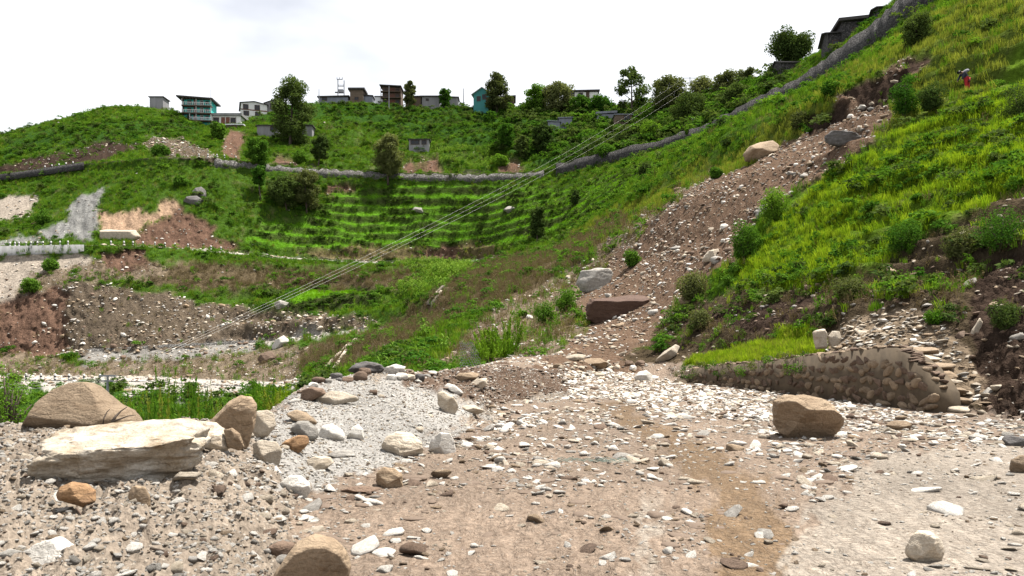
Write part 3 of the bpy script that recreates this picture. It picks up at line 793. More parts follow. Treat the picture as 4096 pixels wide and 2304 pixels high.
# ------------------------------------------------------------------ ground cover that nobody could count
def cover(name, label, cat, items):
    o = scatter_object(name, items); tag(o, label, cat); print(name, sum(len(i[1]) for i in items)); return o
cover('hill_grass', 'green meadow grass covering the terraced hillside', 'grass', [
    plants('tuft_green', dict(grass=2.4, thicket=.9, drybank=.35, dryweed=.28, stony=.2, darksoil=.10, rubble=.06, light=.7, masonry=.05, path=.5, riser=.5), (.35, .85), .5, 90000, 1, FAR),
    plants('tuft_yellow', dict(light=5.0, grass=.5, stony=.3, drybank=.6), (.3, .75), .5, 70000, 2, FAR),
    plants('tuft_green', dict(grass=7, nearbank=1.5, lush=3.0, light=4, darksoil=.35, stony=2), (.16, .42), .7, 26000, 3, NEAR & (FK > 4)),
    plants('tuft_lush', dict(lush=24, light=6, nearbank=.5), (.2, .58), .8, 48000, 4, NEAR & (FK > 4)),
])
cover('rice_crop', 'bright green young rice growing on the terraces', 'rice', [
    plants('tuft_rice', dict(rice=4.5, rice2=5.0), (.22, .42), .1, 70000, 5, FAR),
    plants('tuft_lush', dict(field=60), (.18, .44), .3, 9000, 6, NEAR),
    plants('tuft_yellow', dict(field=22), (.18, .46), .3, 4000, 26, NEAR),
])
cover('dry_weeds', 'brownish dry weeds on the lower slopes', 'weeds', [
    plants('tuft_dry', dict(dryweed=3.6, stony=.8, drybank=.8, rubble=.14, grass=.12, redsoil=.03), (.45, 1.0), .4, 26000, 7, FAR),
    plants('tuft_dry', dict(nearbank=2.0, stony=2.0, lush=.35, darksoil=.25), (.25, .6), .6, 6000, 8, NEAR & (FK > 4)),
])
cover('undergrowth', 'tangled green shrubs and creepers on the hillside', 'undergrowth', [
    plants('bush', dict(thicket=.30, grass=.13, light=.02, dryweed=.06, drybank=.06, stony=.05, rubble=.012, darksoil=.03, rice=.02), (.45, 1.25), .9, 9000, 9, FAR, (1, .8)),
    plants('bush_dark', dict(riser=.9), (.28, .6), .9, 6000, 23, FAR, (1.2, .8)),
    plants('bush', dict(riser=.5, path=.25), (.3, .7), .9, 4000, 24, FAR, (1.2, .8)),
    plants('bush_dark', dict(thicket=.12, grass=.018, light=.006, darksoil=.02), (.6, 1.5), .9, 3500, 10, FAR, (1, .85)),
    plants('bush_dark', dict(thicket=.10), (1.2, 2.6), .6, 1500, 21, FAR & (FU > 500) & (FU < 780), (1, .85)),
    plants('bush', dict(thicket=.10), (1.2, 2.4), .6, 1500, 22, FAR & (FU > 490) & (FU < 780), (1, .85)),
    plants('bush_bright', dict(thicket=.12, grass=.05, light=.02, rice=.012, dryweed=.03), (.4, 1.0), .9, 5000, 11, FAR, (1, .75)),
    plants('bush', dict(lush=.75, nearbank=.28, grass=.4, stony=.16, light=.2), (.25, .75), 1.1, 2200, 12, NEAR & (FK > 4), (1, .8)),
    plants('bush_dark', dict(lush=.28, nearbank=.3, darksoil=.12), (.3, .8), 1.1, 900, 19, NEAR & (FK > 4), (1, .8)),
    plants('bush_bright', dict(lush=.5, nearbank=.15, light=.15), (.2, .55), 1.1, 1200, 13, NEAR & (FK > 4), (1, .8)),
    plants('weed_green', dict(lush=.8, nearbank=.3, stony=.3, grass=.5), (.4, .9), .7, 2500, 14, NEAR & (FK > 4)),
    plants('weed_green', dict(dryweed=.10, grass=.08, stony=.1, drybank=.1), (.7, 1.3), .7, 6000, 15, FAR),
])
cover('maize_crop', 'scattered maize plants standing on the terraces', 'maize', [
    plants('maize', dict(rice=.16, grass=.04), (.9, 1.7), .9, 2500, 16, FAR & (FU > 300) & (FU < 660)),
    plants('maize', dict(thicket=.9, grass=.9), (.9, 1.6), .2, 1500, 17, FAR & (((FU > 430) & (FU < 500) & (FV > 150) & (FV < 170)) | ((FU > 395) & (FU < 475) & (FV > 262) & (FV < 300)))),
])
# ------------------------------------------------------------------ boulders traced from the photograph, with their own depth
def boulder(name, label, matkey, outline, yb=None, depth=0.8, seed=1, planes=(), rough=0.05, sub=4, nplanes=9, sink=0.06, low=0.10, box=1.0, group=None, tilt=None):
    o = np.array(outline, float)
    u0, v0 = o.min(0); u1, v1 = o.max(0)
    uc, vc = (u0 + u1) / 2, (v0 + v1) / 2
    if yb is None: yb = ground(uc, v1 - 0.12 * (v1 - v0)).y
    s = yb / F
    W, H = (u1 - u0) * s, (v1 - v0) * s
    D = depth * W
    yc = yb + 0.30 * D
    s = yc / F; W, H = (u1 - u0) * s, (v1 - v0) * s
    # outline in a unit box around its middle
    q = np.stack([(o[:, 0] - uc) / (u1 - u0) * 2, (vc - o[:, 1]) / (v1 - v0) * 2], 1)
    th = np.linspace(-math.pi, math.pi, 181); Rr = np.zeros_like(th)
    for i, t in enumerate(th):
        d = np.array([math.cos(t), math.sin(t)]); best = 0.05
        for k in range(len(q)):
            a, b = q[k], q[(k + 1) % len(q)]; e = b - a
            den = d[0] * e[1] - d[1] * e[0]
            if abs(den) < 1e-9: continue
            tt = (a[0] * e[1] - a[1] * e[0]) / den; w = (a[0] * d[1] - a[1] * d[0]) / den
            if tt > 0 and -1e-6 <= w <= 1 + 1e-6: best = max(best, tt)
        Rr[i] = best
    v, f = ico(sub); v = v.copy()
    rho = np.hypot(v[:, 0], v[:, 2]); tht = np.arctan2(v[:, 2], v[:, 0])
    rr = np.interp(tht, th, Rr)
    rho2 = rho ** (1.0 / box)
    yy = np.sign(v[:, 1]) * np.abs(v[:, 1]) ** 0.9
    p = np.stack([rho2 * rr * np.cos(tht), yy, rho2 * rr * np.sin(tht)], 1)
    r = np.random.default_rng(seed)
    cuts = [(np.array(n, float), h) for n, h in planes]
    for k in range(nplanes):
        d = np.array([r.uniform(-1, 1), -1 if k % 3 else 1, r.uniform(-.9, .9)]); cuts.append((d, r.uniform(.55, .88)))
    for d, h in cuts:
        d = d / np.linalg.norm(d); ov = np.maximum(0, p @ d - h); p -= ov[:, None] * d * 0.95
    p *= (1 + low * fbm(p[:, 0] * 1.3 + seed, p[:, 1] * 1.3, p[:, 2] * 1.3 + 7, seed=seed, oct=2))[:, None]
    nz = fbm(p[:, 0] * 3 + seed, p[:, 1] * 3, p[:, 2] * 7, seed=seed + 3, oct=5, gain=0.58)
    rg = 1 - 2 * np.abs(fbm(p[:, 0] * 2.2 + seed, p[:, 1] * 2.2, p[:, 2] * 3.5, seed=seed + 9, oct=4, gain=0.5))
    p *= (1 + rough * nz + 0.35 * rough * rg)[:, None]
    p = p * [W / 2, D / 2, H / 2]
    p[:, 2] -= sink * H * np.clip(-p[:, 2] / (H / 2), 0, 1)
    c = px(uc, vc, yc)
    me = mesh_np(name, p, f, smooth=True)
    ob = new_obj(name, me, None, ST[matkey]); ob.location = c
    tag(ob, label, 'boulder' if W > 0.35 else 'stone', group)
    return ob
def box_o(u0, v0, u1, v1, seed=0, k=0.5):
    """rough rounded outline for a stone given by its frame in the photograph"""
    r = random.Random(seed); pts = []
    for i in range(14):
        t = i / 14 * 2 * math.pi; e = 2.0 + 1.6 * k
        c, s = math.cos(t), math.sin(t)
        x = math.copysign(abs(c) ** (2 / e), c); z = math.copysign(abs(s) ** (2 / e), s); m = r.uniform(.86, 1.05)
        pts.append(((u0 + u1) / 2 + x * m * (u1 - u0) / 2, (v0 + v1) / 2 - z * m * (v1 - v0) / 2))
    return pts

boulder('boulder', 'huge flat pale boulder with overhanging right end lying on the left bank', 'bigpale',
        [(46,434),(60,429),(100,425),(130,422),(165,421),(190,424),(203,430),(204,440),(196,452),(186,468),(176,484),(168,498),(160,499),(148,492),(120,487),(95,486),(78,484),(58,480),(48,472),(50,458),(58,449),(62,444),(46,440)], 7.0, 0.75, 3,
        planes=[((0.05, -.45, 1.0), .70), ((.15, -1, -.35), .58), ((.9, -.7, -.4), .66), ((-.3, -.6, .9), .74)], rough=0.14, sub=6, nplanes=0, low=.20, sink=.10)
boulder('boulder', 'big triangular tan boulder standing behind the huge flat boulder', 'tan',
        [(24,433),(28,424),(36,412),(46,397),(56,388),(70,382),(84,381),(94,385),(106,395),(118,405),(132,411),(140,420),(138,436),(90,442),(40,442)], 10.6, 0.7, 5,
        planes=[((-.2, -1, .5), .55)], rough=0.03, sub=5, nplanes=2, low=.05)
boulder('boulder', 'rounded pale boulder lump adjoining the right end of the flat boulder', 'cream', [(192,430),(202,421),(216,423),(226,434),(229,446),(222,452),(210,448),(198,446)], 8.6, 1.0, 7, sub=5)
boulder('boulder', 'upright angular tan boulder with a shaded hollow face on the bank crest', 'tan',
        [(208,426),(220,413),(230,402),(240,397),(250,398),(255,406),(254,424),(251,440),(247,449),(240,446),(234,434),(226,426)], 9.2, 0.8, 9, planes=[((.3, -1, -.45), .42)], sub=5, nplanes=2)
boulder('boulder', 'small tan boulder leaning against the upright angular boulder', 'tan', [(224,430),(232,428),(240,434),(244,447),(238,449),(228,446)], 8.6, .8, 11)
boulder('boulder', 'yellowish streaked boulder behind the upright angular boulder', 'cream', [(253,418),(258,411),(268,409),(275,415),(276,426),(268,434),(258,438),(253,432)], 10.6, .8, 13)
boulder('boulder', 'pale round boulder half buried beside the gravel heap foot', 'cream', [(252,444),(262,440),(276,442),(282,452),(278,464),(262,466),(252,458)], 8.9, .9, 15)
boulder('boulder', 'rusty orange boulder at the foot of the huge flat boulder', 'orange', [(58,494),(62,486),(72,482),(84,484),(93,492),(96,500),(88,506),(74,502),(62,499)], 6.3, .9, 17, sub=5)
boulder('boulder', 'small tan block with crumbled top under the flat boulder edge', 'tan', [(129,490),(136,485),(146,486),(150,496),(149,506),(136,506),(130,502)], 6.3, .9, 19)
boulder('boulder', 'smooth sand coloured boulder on mud at the bank foot beside the dark stone', 'tan',
        [(266,590),(276,570),(286,556),(298,542),(314,536),(332,540),(344,552),(350,566),(348,584),(330,600),(280,600)], 5.0, .8, 21, rough=.025, sub=5, low=.05)
boulder('boulder', 'shaded brown stone wedged behind the sand coloured boulder at the bank foot', 'brown', [(262,558),(268,546),(282,540),(296,544),(290,556),(276,570),(266,568)], 5.6, .9, 23)
boulder('boulder', 'whitish flat rock slab sunk in the gravel of the left bank', 'white', [(22,556),(34,544),(54,538),(66,546),(76,556),(92,584),(60,600),(26,592)], 4.7, .9, 25, sub=5)
boulder('boulder', 'large round tan boulder where the gravel heap meets the mud', 'cream', [(381,446),(386,436),(396,432),(410,433),(420,440),(425,450),(420,458),(406,460),(390,459),(382,454)], None, .9, 27, sub=5)
boulder('boulder', 'pale angular boulder with split faces next to the round tan boulder', 'white', [(429,448),(432,438),(440,432),(450,434),(454,442),(456,452),(449,457),(440,454),(431,452)], None, .9, 29, planes=[((.5, -1, .1), .35), ((-.8, -1, .3), .5)], sub=5)
boulder('boulder', 'squarish ochre boulder standing at the edge of the mud flow', 'tan', [(376,484),(377,473),(384,467),(394,468),(402,475),(403,488),(394,491),(382,489)], None, .9, 31, rough=.03, sub=5)
boulder('boulder', 'long layered white slab on the gravel heap', 'cream', [(312,402),(320,396),(330,391),(345,392),(356,397),(357,401),(348,402),(336,407),(322,406)], None, .6, 33, rough=.04)
boulder('boulder', 'tall yellow boulder leaning on the gravel heap beside the earth mound', 'cream', [(437,404),(438,393),(444,392),(454,397),(459,405),(457,413),(452,416),(444,412)], None, .8, 35)
boulder('boulder', 'flat pinkish slab lying at the foot of the tall yellow boulder', 'cream', [(456,413),(462,406),(475,405),(485,411),(478,414),(462,415)], None, .9, 37)
boulder('boulder', 'grey angular boulder resting on the gravel heap slope', 'grey', [(291,428),(298,421),(308,421),(317,428),(318,437),(312,442),(300,436),(293,433)], None, .9, 39)
boulder('boulder', 'brown tilted slab above the grey angular boulder on gravel', 'tan', [(287,414),(296,410),(306,413),(316,421),(318,426),(306,422),(294,420)], None, .8, 41)
boulder('boulder', 'orange brown wedge boulder casting shade below the grey boulder', 'orange', [(280,446),(286,440),(298,435),(308,436),(309,442),(300,452),(290,455),(282,452)], None, .9, 43)
boulder('boulder', 'pale split boulder low on the gravel heap above a dark hollow', 'cream', [(306,460),(316,456),(330,457),(333,463),(324,470),(314,472),(307,467)], None, .9, 45)
boulder('boulder', 'bright white smooth boulder in the middle of the gravel heap', 'white', [(318,436),(322,426),(332,423),(342,430),(346,438),(340,442),(324,442)], None, .9, 47, rough=.02)
boulder('boulder', 'white pointed boulder upright on the gravel heap', 'white', [(346,438),(352,428),(358,424),(363,430),(364,440),(356,441)], None, .8, 49)
boulder('boulder', 'white bleached rock where gravel heap runs into the brown bank', 'white', [(280,484),(288,476),(300,475),(310,484),(313,496),(304,498),(290,496)], None, .9, 51, rough=.03)
boulder('boulder', 'grey half buried rock ledge on the gravel heap', 'grey', [(325,455),(335,451),(350,450),(356,456),(345,459),(332,459)], None, .8, 53)
boulder('boulder', 'flat dark wooden looking slab stuck in the mud below the gravel', 'brown', [(334,493),(350,487),(372,486),(384,488),(372,492),(350,495)], None, .4, 55)
boulder('boulder', 'elongated tan boulder on top of the brown earth mound', 'tan', [(455,377),(460,373),(472,372),(480,374),(476,379),(462,382),(456,382)], None, .7, 57)
boulder('boulder', 'pale ribbed boulder tucked below the elongated tan boulder', 'cream', [(470,384),(476,379),(486,378),(488,384),(480,390),(473,392)], None, .8, 59)
boulder('boulder', 'white leaning slab between gravel heap and earth mound', 'white', [(444,386),(448,383),(456,386),(464,393),(460,395),(450,391)], None, .7, 61)
boulder('boulder', 'dark broken block at the left end of the mound crest', 'brown', [(300,400),(302,390),(312,386),(324,388),(326,394),(314,400),(304,404)], None, .9, 63)
boulder('boulder', 'dark grey jumbled rock caught in wire on the mound crest', 'dark', [(348,371),(356,364),(366,361),(378,364),(386,370),(380,375),(360,376)], None, .9, 65, rough=.14)
boulder('boulder', 'white cracked block beside the dark grey rock on the crest', 'white', [(382,373),(386,367),(396,364),(405,367),(404,373),(392,377)], None, .9, 67, rough=.1)
boulder('boulder', 'large rounded boulder with dark undercut face on the road by the wall', 'tan',
        [(774,412),(776,404),(782,398),(792,395),(806,395),(820,398),(832,405),(838,414),(841,424),(840,438),(834,443),(815,445),(800,445),(790,438),(780,432),(775,422)], None, .95, 69,
        planes=[((.15, -1, -.75), .30), ((-.8, -1, -.4), .58), ((.25, -1, .9), .86)], rough=.07, sub=6, nplanes=0, low=.10)
boulder('boulder', 'small pinkish boulder alone on the pale wet gravel', 'cream', [(907,548),(909,536),(918,531),(930,532),(940,539),(944,552),(941,563),(930,567),(916,564),(908,556)], None, .95, 71, planes=[((.2, -1, -.6), .5)], sub=5, rough=.03)
boulder('boulder', 'tan boulder cut off by the right edge of the pale gravel', 'tan', [(1012,470),(1013,460),(1022,455),(1034,457),(1040,468),(1032,476),(1018,476)], None, .9, 73)
boulder('boulder', 'brown flat stone beside dry weeds under the wall end', 'tan', [(886,425),(894,421),(906,421),(913,426),(908,431),(892,431)], None, .8, 75)
boulder('boulder', 'dark leaning rock among straw at the road side right of the stairs', 'dark', [(1003,440),(1008,435),(1020,437),(1034,442),(1034,448),(1010,448)], None, .8, 77)
# boulders on the slide and the hillside
boulder('boulder', 'large tan rounded boulder at the top edge of the landslide', 'tan', [(744,154),(750,147),(760,142),(772,141),(779,145),(776,153),(762,158),(750,162),(745,160)], None, .8, 81)
boulder('boulder', 'dark boulder pair of soil and rock near the head of the slide', 'dark', [(826,138),(830,132),(842,132),(852,133),(861,138),(858,144),(842,146),(830,144)], None, .8, 83, rough=.14)
boulder('boulder', 'long red brown block with a flat shaded face across the slide', 'red', [(586,306),(591,300),(615,297),(640,293),(648,297),(648,309),(640,315),(615,319),(596,322),(587,320)], None, .5, 85, planes=[((0, -1, -.25), .45), ((0, -.5, 1), .62)], rough=.08, sub=5, nplanes=0, low=.05)
boulder('boulder', 'grey mud coated slab set in the slide above the red block', 'grey', [(576,284),(582,272),(594,269),(610,268),(613,274),(608,288),(594,293),(578,290)], None, .6, 87, sub=5)
boulder('boulder', 'pale cracked boulder at the grassy edge of the slide', 'cream', [(703,258),(708,251),(718,249),(720,256),(714,262),(705,261)], None, .9, 89)
boulder('boulder', 'grey rock heap at the grass edge high on the slide', 'grey', [(756,214),(760,206),(768,204),(772,212),(768,220),(758,219)], None, .9, 91, rough=.14)
boulder('boulder', 'brown boulder hidden under an overhang of trailing grass', 'tan', [(679,300),(684,294),(694,292),(700,297),(694,303),(682,305)], None, .8, 93)
boulder('boulder', 'flat tan slab on the toe of the slide', 'cream', [(562,362),(566,356),(576,354),(585,354),(584,359),(572,362)], None, .8, 95)
boulder('boulder', 'rounded tan boulder at the toe of the slide', 'tan', [(578,364),(586,359),(600,358),(608,363),(604,369),(588,369)], None, .8, 97)
boulder('boulder', 'white round boulder at the corner where slide meets road', 'white', [(634,378),(638,372),(646,370),(653,375),(652,382),(640,383)], None, .9, 99)
boulder('boulder', 'tilted pale rock on the brown slope above the rice patch', 'cream', [(655,360),(664,352),(676,344),(681,346),(676,355),(664,363)], None, .7, 101)
boulder('boulder', 'dark grey boulder, upper of two above the clay scar', 'dark', [(191,194),(195,188),(201,187),(207,192),(206,198),(196,199)], None, .9, 103)
boulder('boulder', 'dark grey boulder, lower of two above the clay scar', 'dark', [(184,202),(188,197),(197,196),(203,200),(200,206),(188,207)], None, .9, 105)
boulder('boulder', 'cream block shaped boulder beside the marker posts of the middle road', 'cream', [(100,240),(101,230),(106,228),(120,229),(134,230),(139,237),(136,242),(112,243)], 143.5, .7, 107, planes=[((0, -.5, 1), .6), ((0, -1, -.1), .5)], nplanes=1)
boulder('boulder', 'white boulder among brown weeds above the lower road', 'white', [(272,346),(276,340),(284,335),(290,337),(289,344),(280,348),(274,349)], None, .8, 109)
boulder('boulder', 'brown rounded boulder below the white boulder in weeds', 'brown', [(257,360),(262,353),(270,351),(276,356),(274,362),(262,364)], None, .8, 111)
boulder('boulder', 'grey rock outcrop in the middle of the green terraces', 'grey', [(410,212),(415,207),(422,208),(424,213),(416,215)], None, .9, 113)
boulder('boulder', 'grey rock outcrop on the rice terraces nearer the slide', 'grey', [(503,210),(508,206),(514,207),(518,211),(510,214)], None, .9, 115)
boulder('boulder', 'pale rock lying by the small rice patch', 'grey', [(273,304),(280,300),(290,303),(288,309),(278,310)], None, .9, 117)
boulder('boulder', 'upright squarish block at the corner of the rice patch on the wall', 'cream', [(813,333),(815,330),(824,329),(827,334),(827,347),(816,348)], 25.6, .9, 119, planes=[((0, -1, 0), .6)], nplanes=1)
boulder('boulder', 'rounded block next to the upright squarish block on the wall', 'cream', [(828,336),(832,331),(839,331),(841,338),(838,345),(829,345)], 25.6, .9, 121)
boulder('boulder', 'tall leaning slab on the dark soil beside the stone stairs', 'cream', [(966,352),(972,330),(980,318),(983,325),(980,346),(974,358)], 22.0, .35, 123)

# broken blocks piled along the lip of the mound and at the toe of the slide
rb = random.Random(31)
for i in range(22):
    u = 303 + i * 6.1 + rb.uniform(-3, 3); w = rb.uniform(6, 15); h = w * rb.uniform(.4, .75); v = np.interp(u, [300, 335, 380, 440], [391, 381, 376, 377]) + rb.uniform(-3, 6)
    mk = rb.choice(['tan', 'brown', 'brown', 'cream', 'white', 'grey', 'dark'])
    nm = {'tan': 'tan', 'brown': 'brown', 'cream': 'cream coloured', 'white': 'white', 'grey': 'grey', 'dark': 'dark grey'}[mk]
    boulder('broken_block', nm + ' broken block in the debris lip along the mound crest', mk, box_o(u - w/2, v - h, u + w/2, v, 40 + i, rb.uniform(.1, .9)), None, .8, 1400 + i, sub=3, rough=.10, group=nm + ' broken blocks along the mound crest')
for i in range(16):
    u = 548 + i * 7.2 + rb.uniform(-3, 3); w = rb.uniform(5, 12); h = w * rb.uniform(.4, .7); v = rb.uniform(366, 385)
    mk = rb.choice(['tan', 'cream', 'cream', 'white', 'brown'])
    nm = {'tan': 'tan', 'brown': 'brown', 'cream': 'cream coloured', 'white': 'white'}[mk]
    boulder('broken_block', nm + ' broken block where the slide toe spills onto the road', mk, box_o(u - w/2, v - h, u + w/2, v, 80 + i, rb.uniform(.1, .9)), None, .8, 1450 + i, sub=3, rough=.10, group=nm + ' broken blocks at the slide toe')
for i in range(14):
    u = rb.uniform(600, 860); t = (u - 600) / 260; v = 300 - 170 * t + rb.uniform(-22, 26); w = rb.uniform(4, 9) ; h = w * rb.uniform(.45, .75)
    mk = rb.choice(['tan', 'cream', 'white', 'brown', 'grey']); nm = {'tan': 'tan', 'brown': 'brown', 'cream': 'cream coloured', 'white': 'white', 'grey': 'grey'}[mk]
    boulder('broken_block', nm + ' broken block half buried in the middle of the landslide', mk, box_o(u - w/2, v - h, u + w/2, v, 120 + i, rb.uniform(.1, .9)), None, .9, 1500 + i, sub=3, rough=.10, group=nm + ' broken blocks in the landslide')
# ------------------------------------------------------------------ loose stones
def stone_field(dens, size, seed, cap=None, sig=0.5, flat=(0.35, 0.75)):
    rng = np.random.default_rng(seed)
    p, ii, jj = sample(dens, rng, cap)
    n = len(p); d = np.clip(np.exp(rng.normal(math.log(size[0]), sig, n)), size[1], size[2])
    s = np.stack([d * rng.uniform(.8, 1.4, n), d * rng.uniform(.7, 1.1, n), d * rng.uniform(*flat, n)], 1)
    r = np.stack([rng.normal(0, .22, n), rng.normal(0, .22, n), rng.uniform(0, 6.283, n)], 1)
    p = p + np.stack([np.zeros(n), np.zeros(n), s[:, 2] * rng.uniform(-.05, .28, n)], 1)
    return p, s, r, FZ[ii, jj]
STRIP = [(556,374),(600,372),(640,374),(690,386),(800,399),(900,412),(980,420),(1024,424),(1100,430),(1100,456),(1000,446),(900,438),(800,430),(740,424),(690,414),(640,408),(600,402),(570,397)]
MIDB = [(425,446),(500,406),(590,398),(690,412),(800,430),(820,452),(760,468),(700,458),(640,476),(560,486),(480,474),(430,462)]
d_road = dens_map(dict(mud=7.0, pale=3.6, stream=1.8), 0) * np.clip(1 + 2.2 * CL2, 0.15, None) * (FK < 5)
w1 = in_poly(STRIP, FU, FV); w2 = in_poly(MIDB, FU, FV)
d_road = np.where(w1 & (FK < 5), 30 * INVIEW * np.clip(1 + 1.2 * CL2, .2, None), np.where(w2 & (FK < 5), 13 * INVIEW * np.clip(1 + 2.2 * CL2, .08, None) * np.where(FZ == Z['stream'], .25, 1), d_road))
fields = []
fields.append(('road', stone_field(d_road * 2.0, (.078, .03, .27), 301, 15000, .55, (.25, .6))))
fields.append(('bank', stone_field(dens_map(dict(bank=24, gravel=9, soilmound=26), 0) * np.clip(1 + 1.5 * CL2, .1, None), (.048, .02, .22), 302, 6000, .6, (.3, .75))))
fields.append(('stairs', stone_field(dens_map(dict(flatstones=34), 0), (.15, .06, .36), 303, 1500, .45, (.22, .5))))
fields.append(('slide', stone_field(dens_map(dict(scar=5.0, stony=2.2), .4), (.15, .05, .8), 304, 12000, .55, (.4, .8))))
fields.append(('slope', stone_field(dens_map(dict(nearbank=3.2, darksoil=3.0), .5) * (FY < 60), (.12, .05, .5), 305, 4000, .55, (.35, .7))))
far_f = stone_field(dens_map(dict(rubble=1.9, redsoil=.5, roadpale=1.8, masonry=1.5, pale=.5, drybank=.25, dryweed=.06, darksoil=.3, greyrock=.25, grass=.012), .5) * (FY > 60), (.26, .12, 1.0), 306, 14000, .5, (.4, .85))
peb_road = stone_field(dens_map(dict(mud=70, pale=55, stream=26), 0) * (FY < 17) * (FK < 5) * np.clip(1 + 1.8 * CL2, .1, None), (.022, .010, .05), 307, 20000, .5)
peb_bank = stone_field(dens_map(dict(bank=800, gravel=520, soilmound=180), 0) * (FY < 30), (.021, .009, .06), 308, 75000, .5, (.5, .9))
PAL = {'road': (['white', 'cream', 'grey', 'tan', 'brown'], [.50, .27, .06, .09, .08]), 'bank': (['white', 'cream', 'grey', 'tan', 'brown'], [.46, .28, .08, .10, .08]),
       'stairs': (['cream', 'tan', 'white', 'grey'], [.5, .22, .18, .10]), 'slide': (['cream', 'white', 'tan', 'brown', 'grey'], [.26, .18, .2, .22, .14]), 'slope': (['cream', 'tan', 'grey', 'brown'], [.3, .28, .2, .22])}
WORD = {'white': 'whitish', 'cream': 'cream coloured', 'grey': 'grey', 'tan': 'tan', 'brown': 'brown'}
PLACE = {'road': 'lying loose on the muddy road', 'bank': 'lying loose on the left rubble bank', 'stairs': 'in the flat stone spill around the stairs', 'slide': 'lying in the landslide rubble', 'slope': 'showing on the bank above the wall'}
BIG = {k: [] for k in ST}
for k in ST:
    if k in ('white', 'cream', 'grey', 'tan', 'brown'): BIG[k] = stone_meshes(k, 5, 11 + len(k), 2)
items = {k: [[], [], []] for k in ('white', 'cream', 'grey', 'tan', 'brown')}
cand = []
rngs = np.random.default_rng(77)
for key, (p, s, r, z_) in fields:
    names, pr = PAL[key]; ch = rngs.choice(len(names), len(p), p=pr)
    uu = p[:, 0] / p[:, 1] * F + 512; vv = HOR - (p[:, 2] - CAM_H) * F / p[:, 1]
    jx = np.clip(np.round((uu - UU[0]) / 1.6).astype(int), 0, nc - 1)
    size = s[:, :2].max(1) / p[:, 1] * F
    ok = (uu > 2) & (uu < 1022) & (vv > 2) & (vv < 574)
    for i in range(len(p)): cand.append((size[i] if ok[i] else 0, key, names[ch[i]], p[i], s[i], r[i]))
cand.sort(key=lambda c: -c[0])
# nothing may stick in a traced boulder
BO = [(np.array(o.location), max(o.dimensions.x, 1e-3) * 0.42, o['label']) for o in bpy.data.objects if o.name.startswith(('boulder', 'broken_block'))]
def clear_of(p): return all((p[0] - c[0]) ** 2 + (p[1] - c[1]) ** 2 > r * r for c, r, l in BO if abs(p[1] - c[1]) < 3)
n_ind = 0; bigcount = {}
for sz, key, cn, p, s, r in cand:
    if n_ind < 300 and sz > 0 and clear_of(p):
        me = BIG[cn][n_ind % 5]
        o = bpy.data.objects.new('stone', me); C.objects.link(o)
        o.location = p; o.scale = s; o.rotation_euler = r
        near = [(math.hypot(p[0] - c[0], p[1] - c[1]) - r_, l) for c, r_, l in BO]; dn, ln = min(near)
        form = 'flat' if s[2] / s[0] < .34 else ('long' if s[0] / s[1] > 1.45 else ('chunky' if s[2] / s[0] > .52 else 'angular'))
        big_ = 'big ' if max(s) > .2 else ('small ' if max(s) < .1 else '')
        where = 'close to the ' + ' '.join(ln.split()[:6]) if dn < .35 + .02 * p[1] else PLACE[key]
        lab = big_ + form + ' ' + WORD[cn] + ' stone ' + where
        tag(o, lab, 'stone', lab.replace(' stone ', ' stones ', 1))
        n_ind += 1
    else:
        if sz > 14 and not clear_of(p): continue
        L = items[cn]; L[0].append(p); L[1].append(s); L[2].append(r)
for (p, s, r, z_), (names, pr) in ((far_f, (['cream', 'grey', 'tan', 'brown', 'white'], [.28, .24, .2, .12, .16])), (peb_road, PAL['road']), (peb_bank, (['white', 'grey', 'cream', 'brown', 'tan'], [.50, .16, .24, .05, .05]))):
    ch = rngs.choice(len(names), len(p), p=pr)
    for i, nm in enumerate(names):
        m_ = ch == i; L = items[nm]; L[0] += list(p[m_]); L[1] += list(s[m_]); L[2] += list(r[m_])
cp, cs_, crr, _ = stone_field(dens_map(dict(mud=5, stream=2, soilmound=26, bank=0), 0) * (FK < 5) * np.clip(1 + 2.4 * CL2, .05, None), (.10, .04, .26), 309, 5000, .5, (.14, .34))
crr[:, :2] *= .25; cp[:, 2] -= cs_[:, 2] * .15
cover('mud_clods', 'lumps and ridges of drying mud on the road and mound', 'mud', [(PR['clod'], cp, cs_, crr)])
cover('rubble_stones', 'countless small stones and pebbles strewn over road, bank and slopes', 'rubble',
      [(PR['st_' + k], np.array(a), np.array(b), np.array(c)) for k, (a, b, c) in items.items()])
# ------------------------------------------------------------------ trees and single shrubs
def crown_mesh(name, r, clumps, leaves, leaf, mat, parent, flat=0.85):
    cs = np.array([c for c, _ in clumps]); rs = np.array([q for _, q in clumps])
    w = rs ** 2; i = r.choice(len(cs), leaves, p=w / w.sum())
    d = r.normal(size=(leaves, 3)); d /= np.linalg.norm(d, axis=1)[:, None]
    rad = rs[i] * (0.35 + 0.7 * r.uniform(size=leaves) ** 0.6)
    cen = cs[i] + d * rad[:, None] * [1, 1, flat]
    V, Fq = leaf_quads(r, cen, d + [0, 0, 0.5], leaf)
    return new_obj(name, mesh_np(name, V, Fq), parent, LEAF[mat])

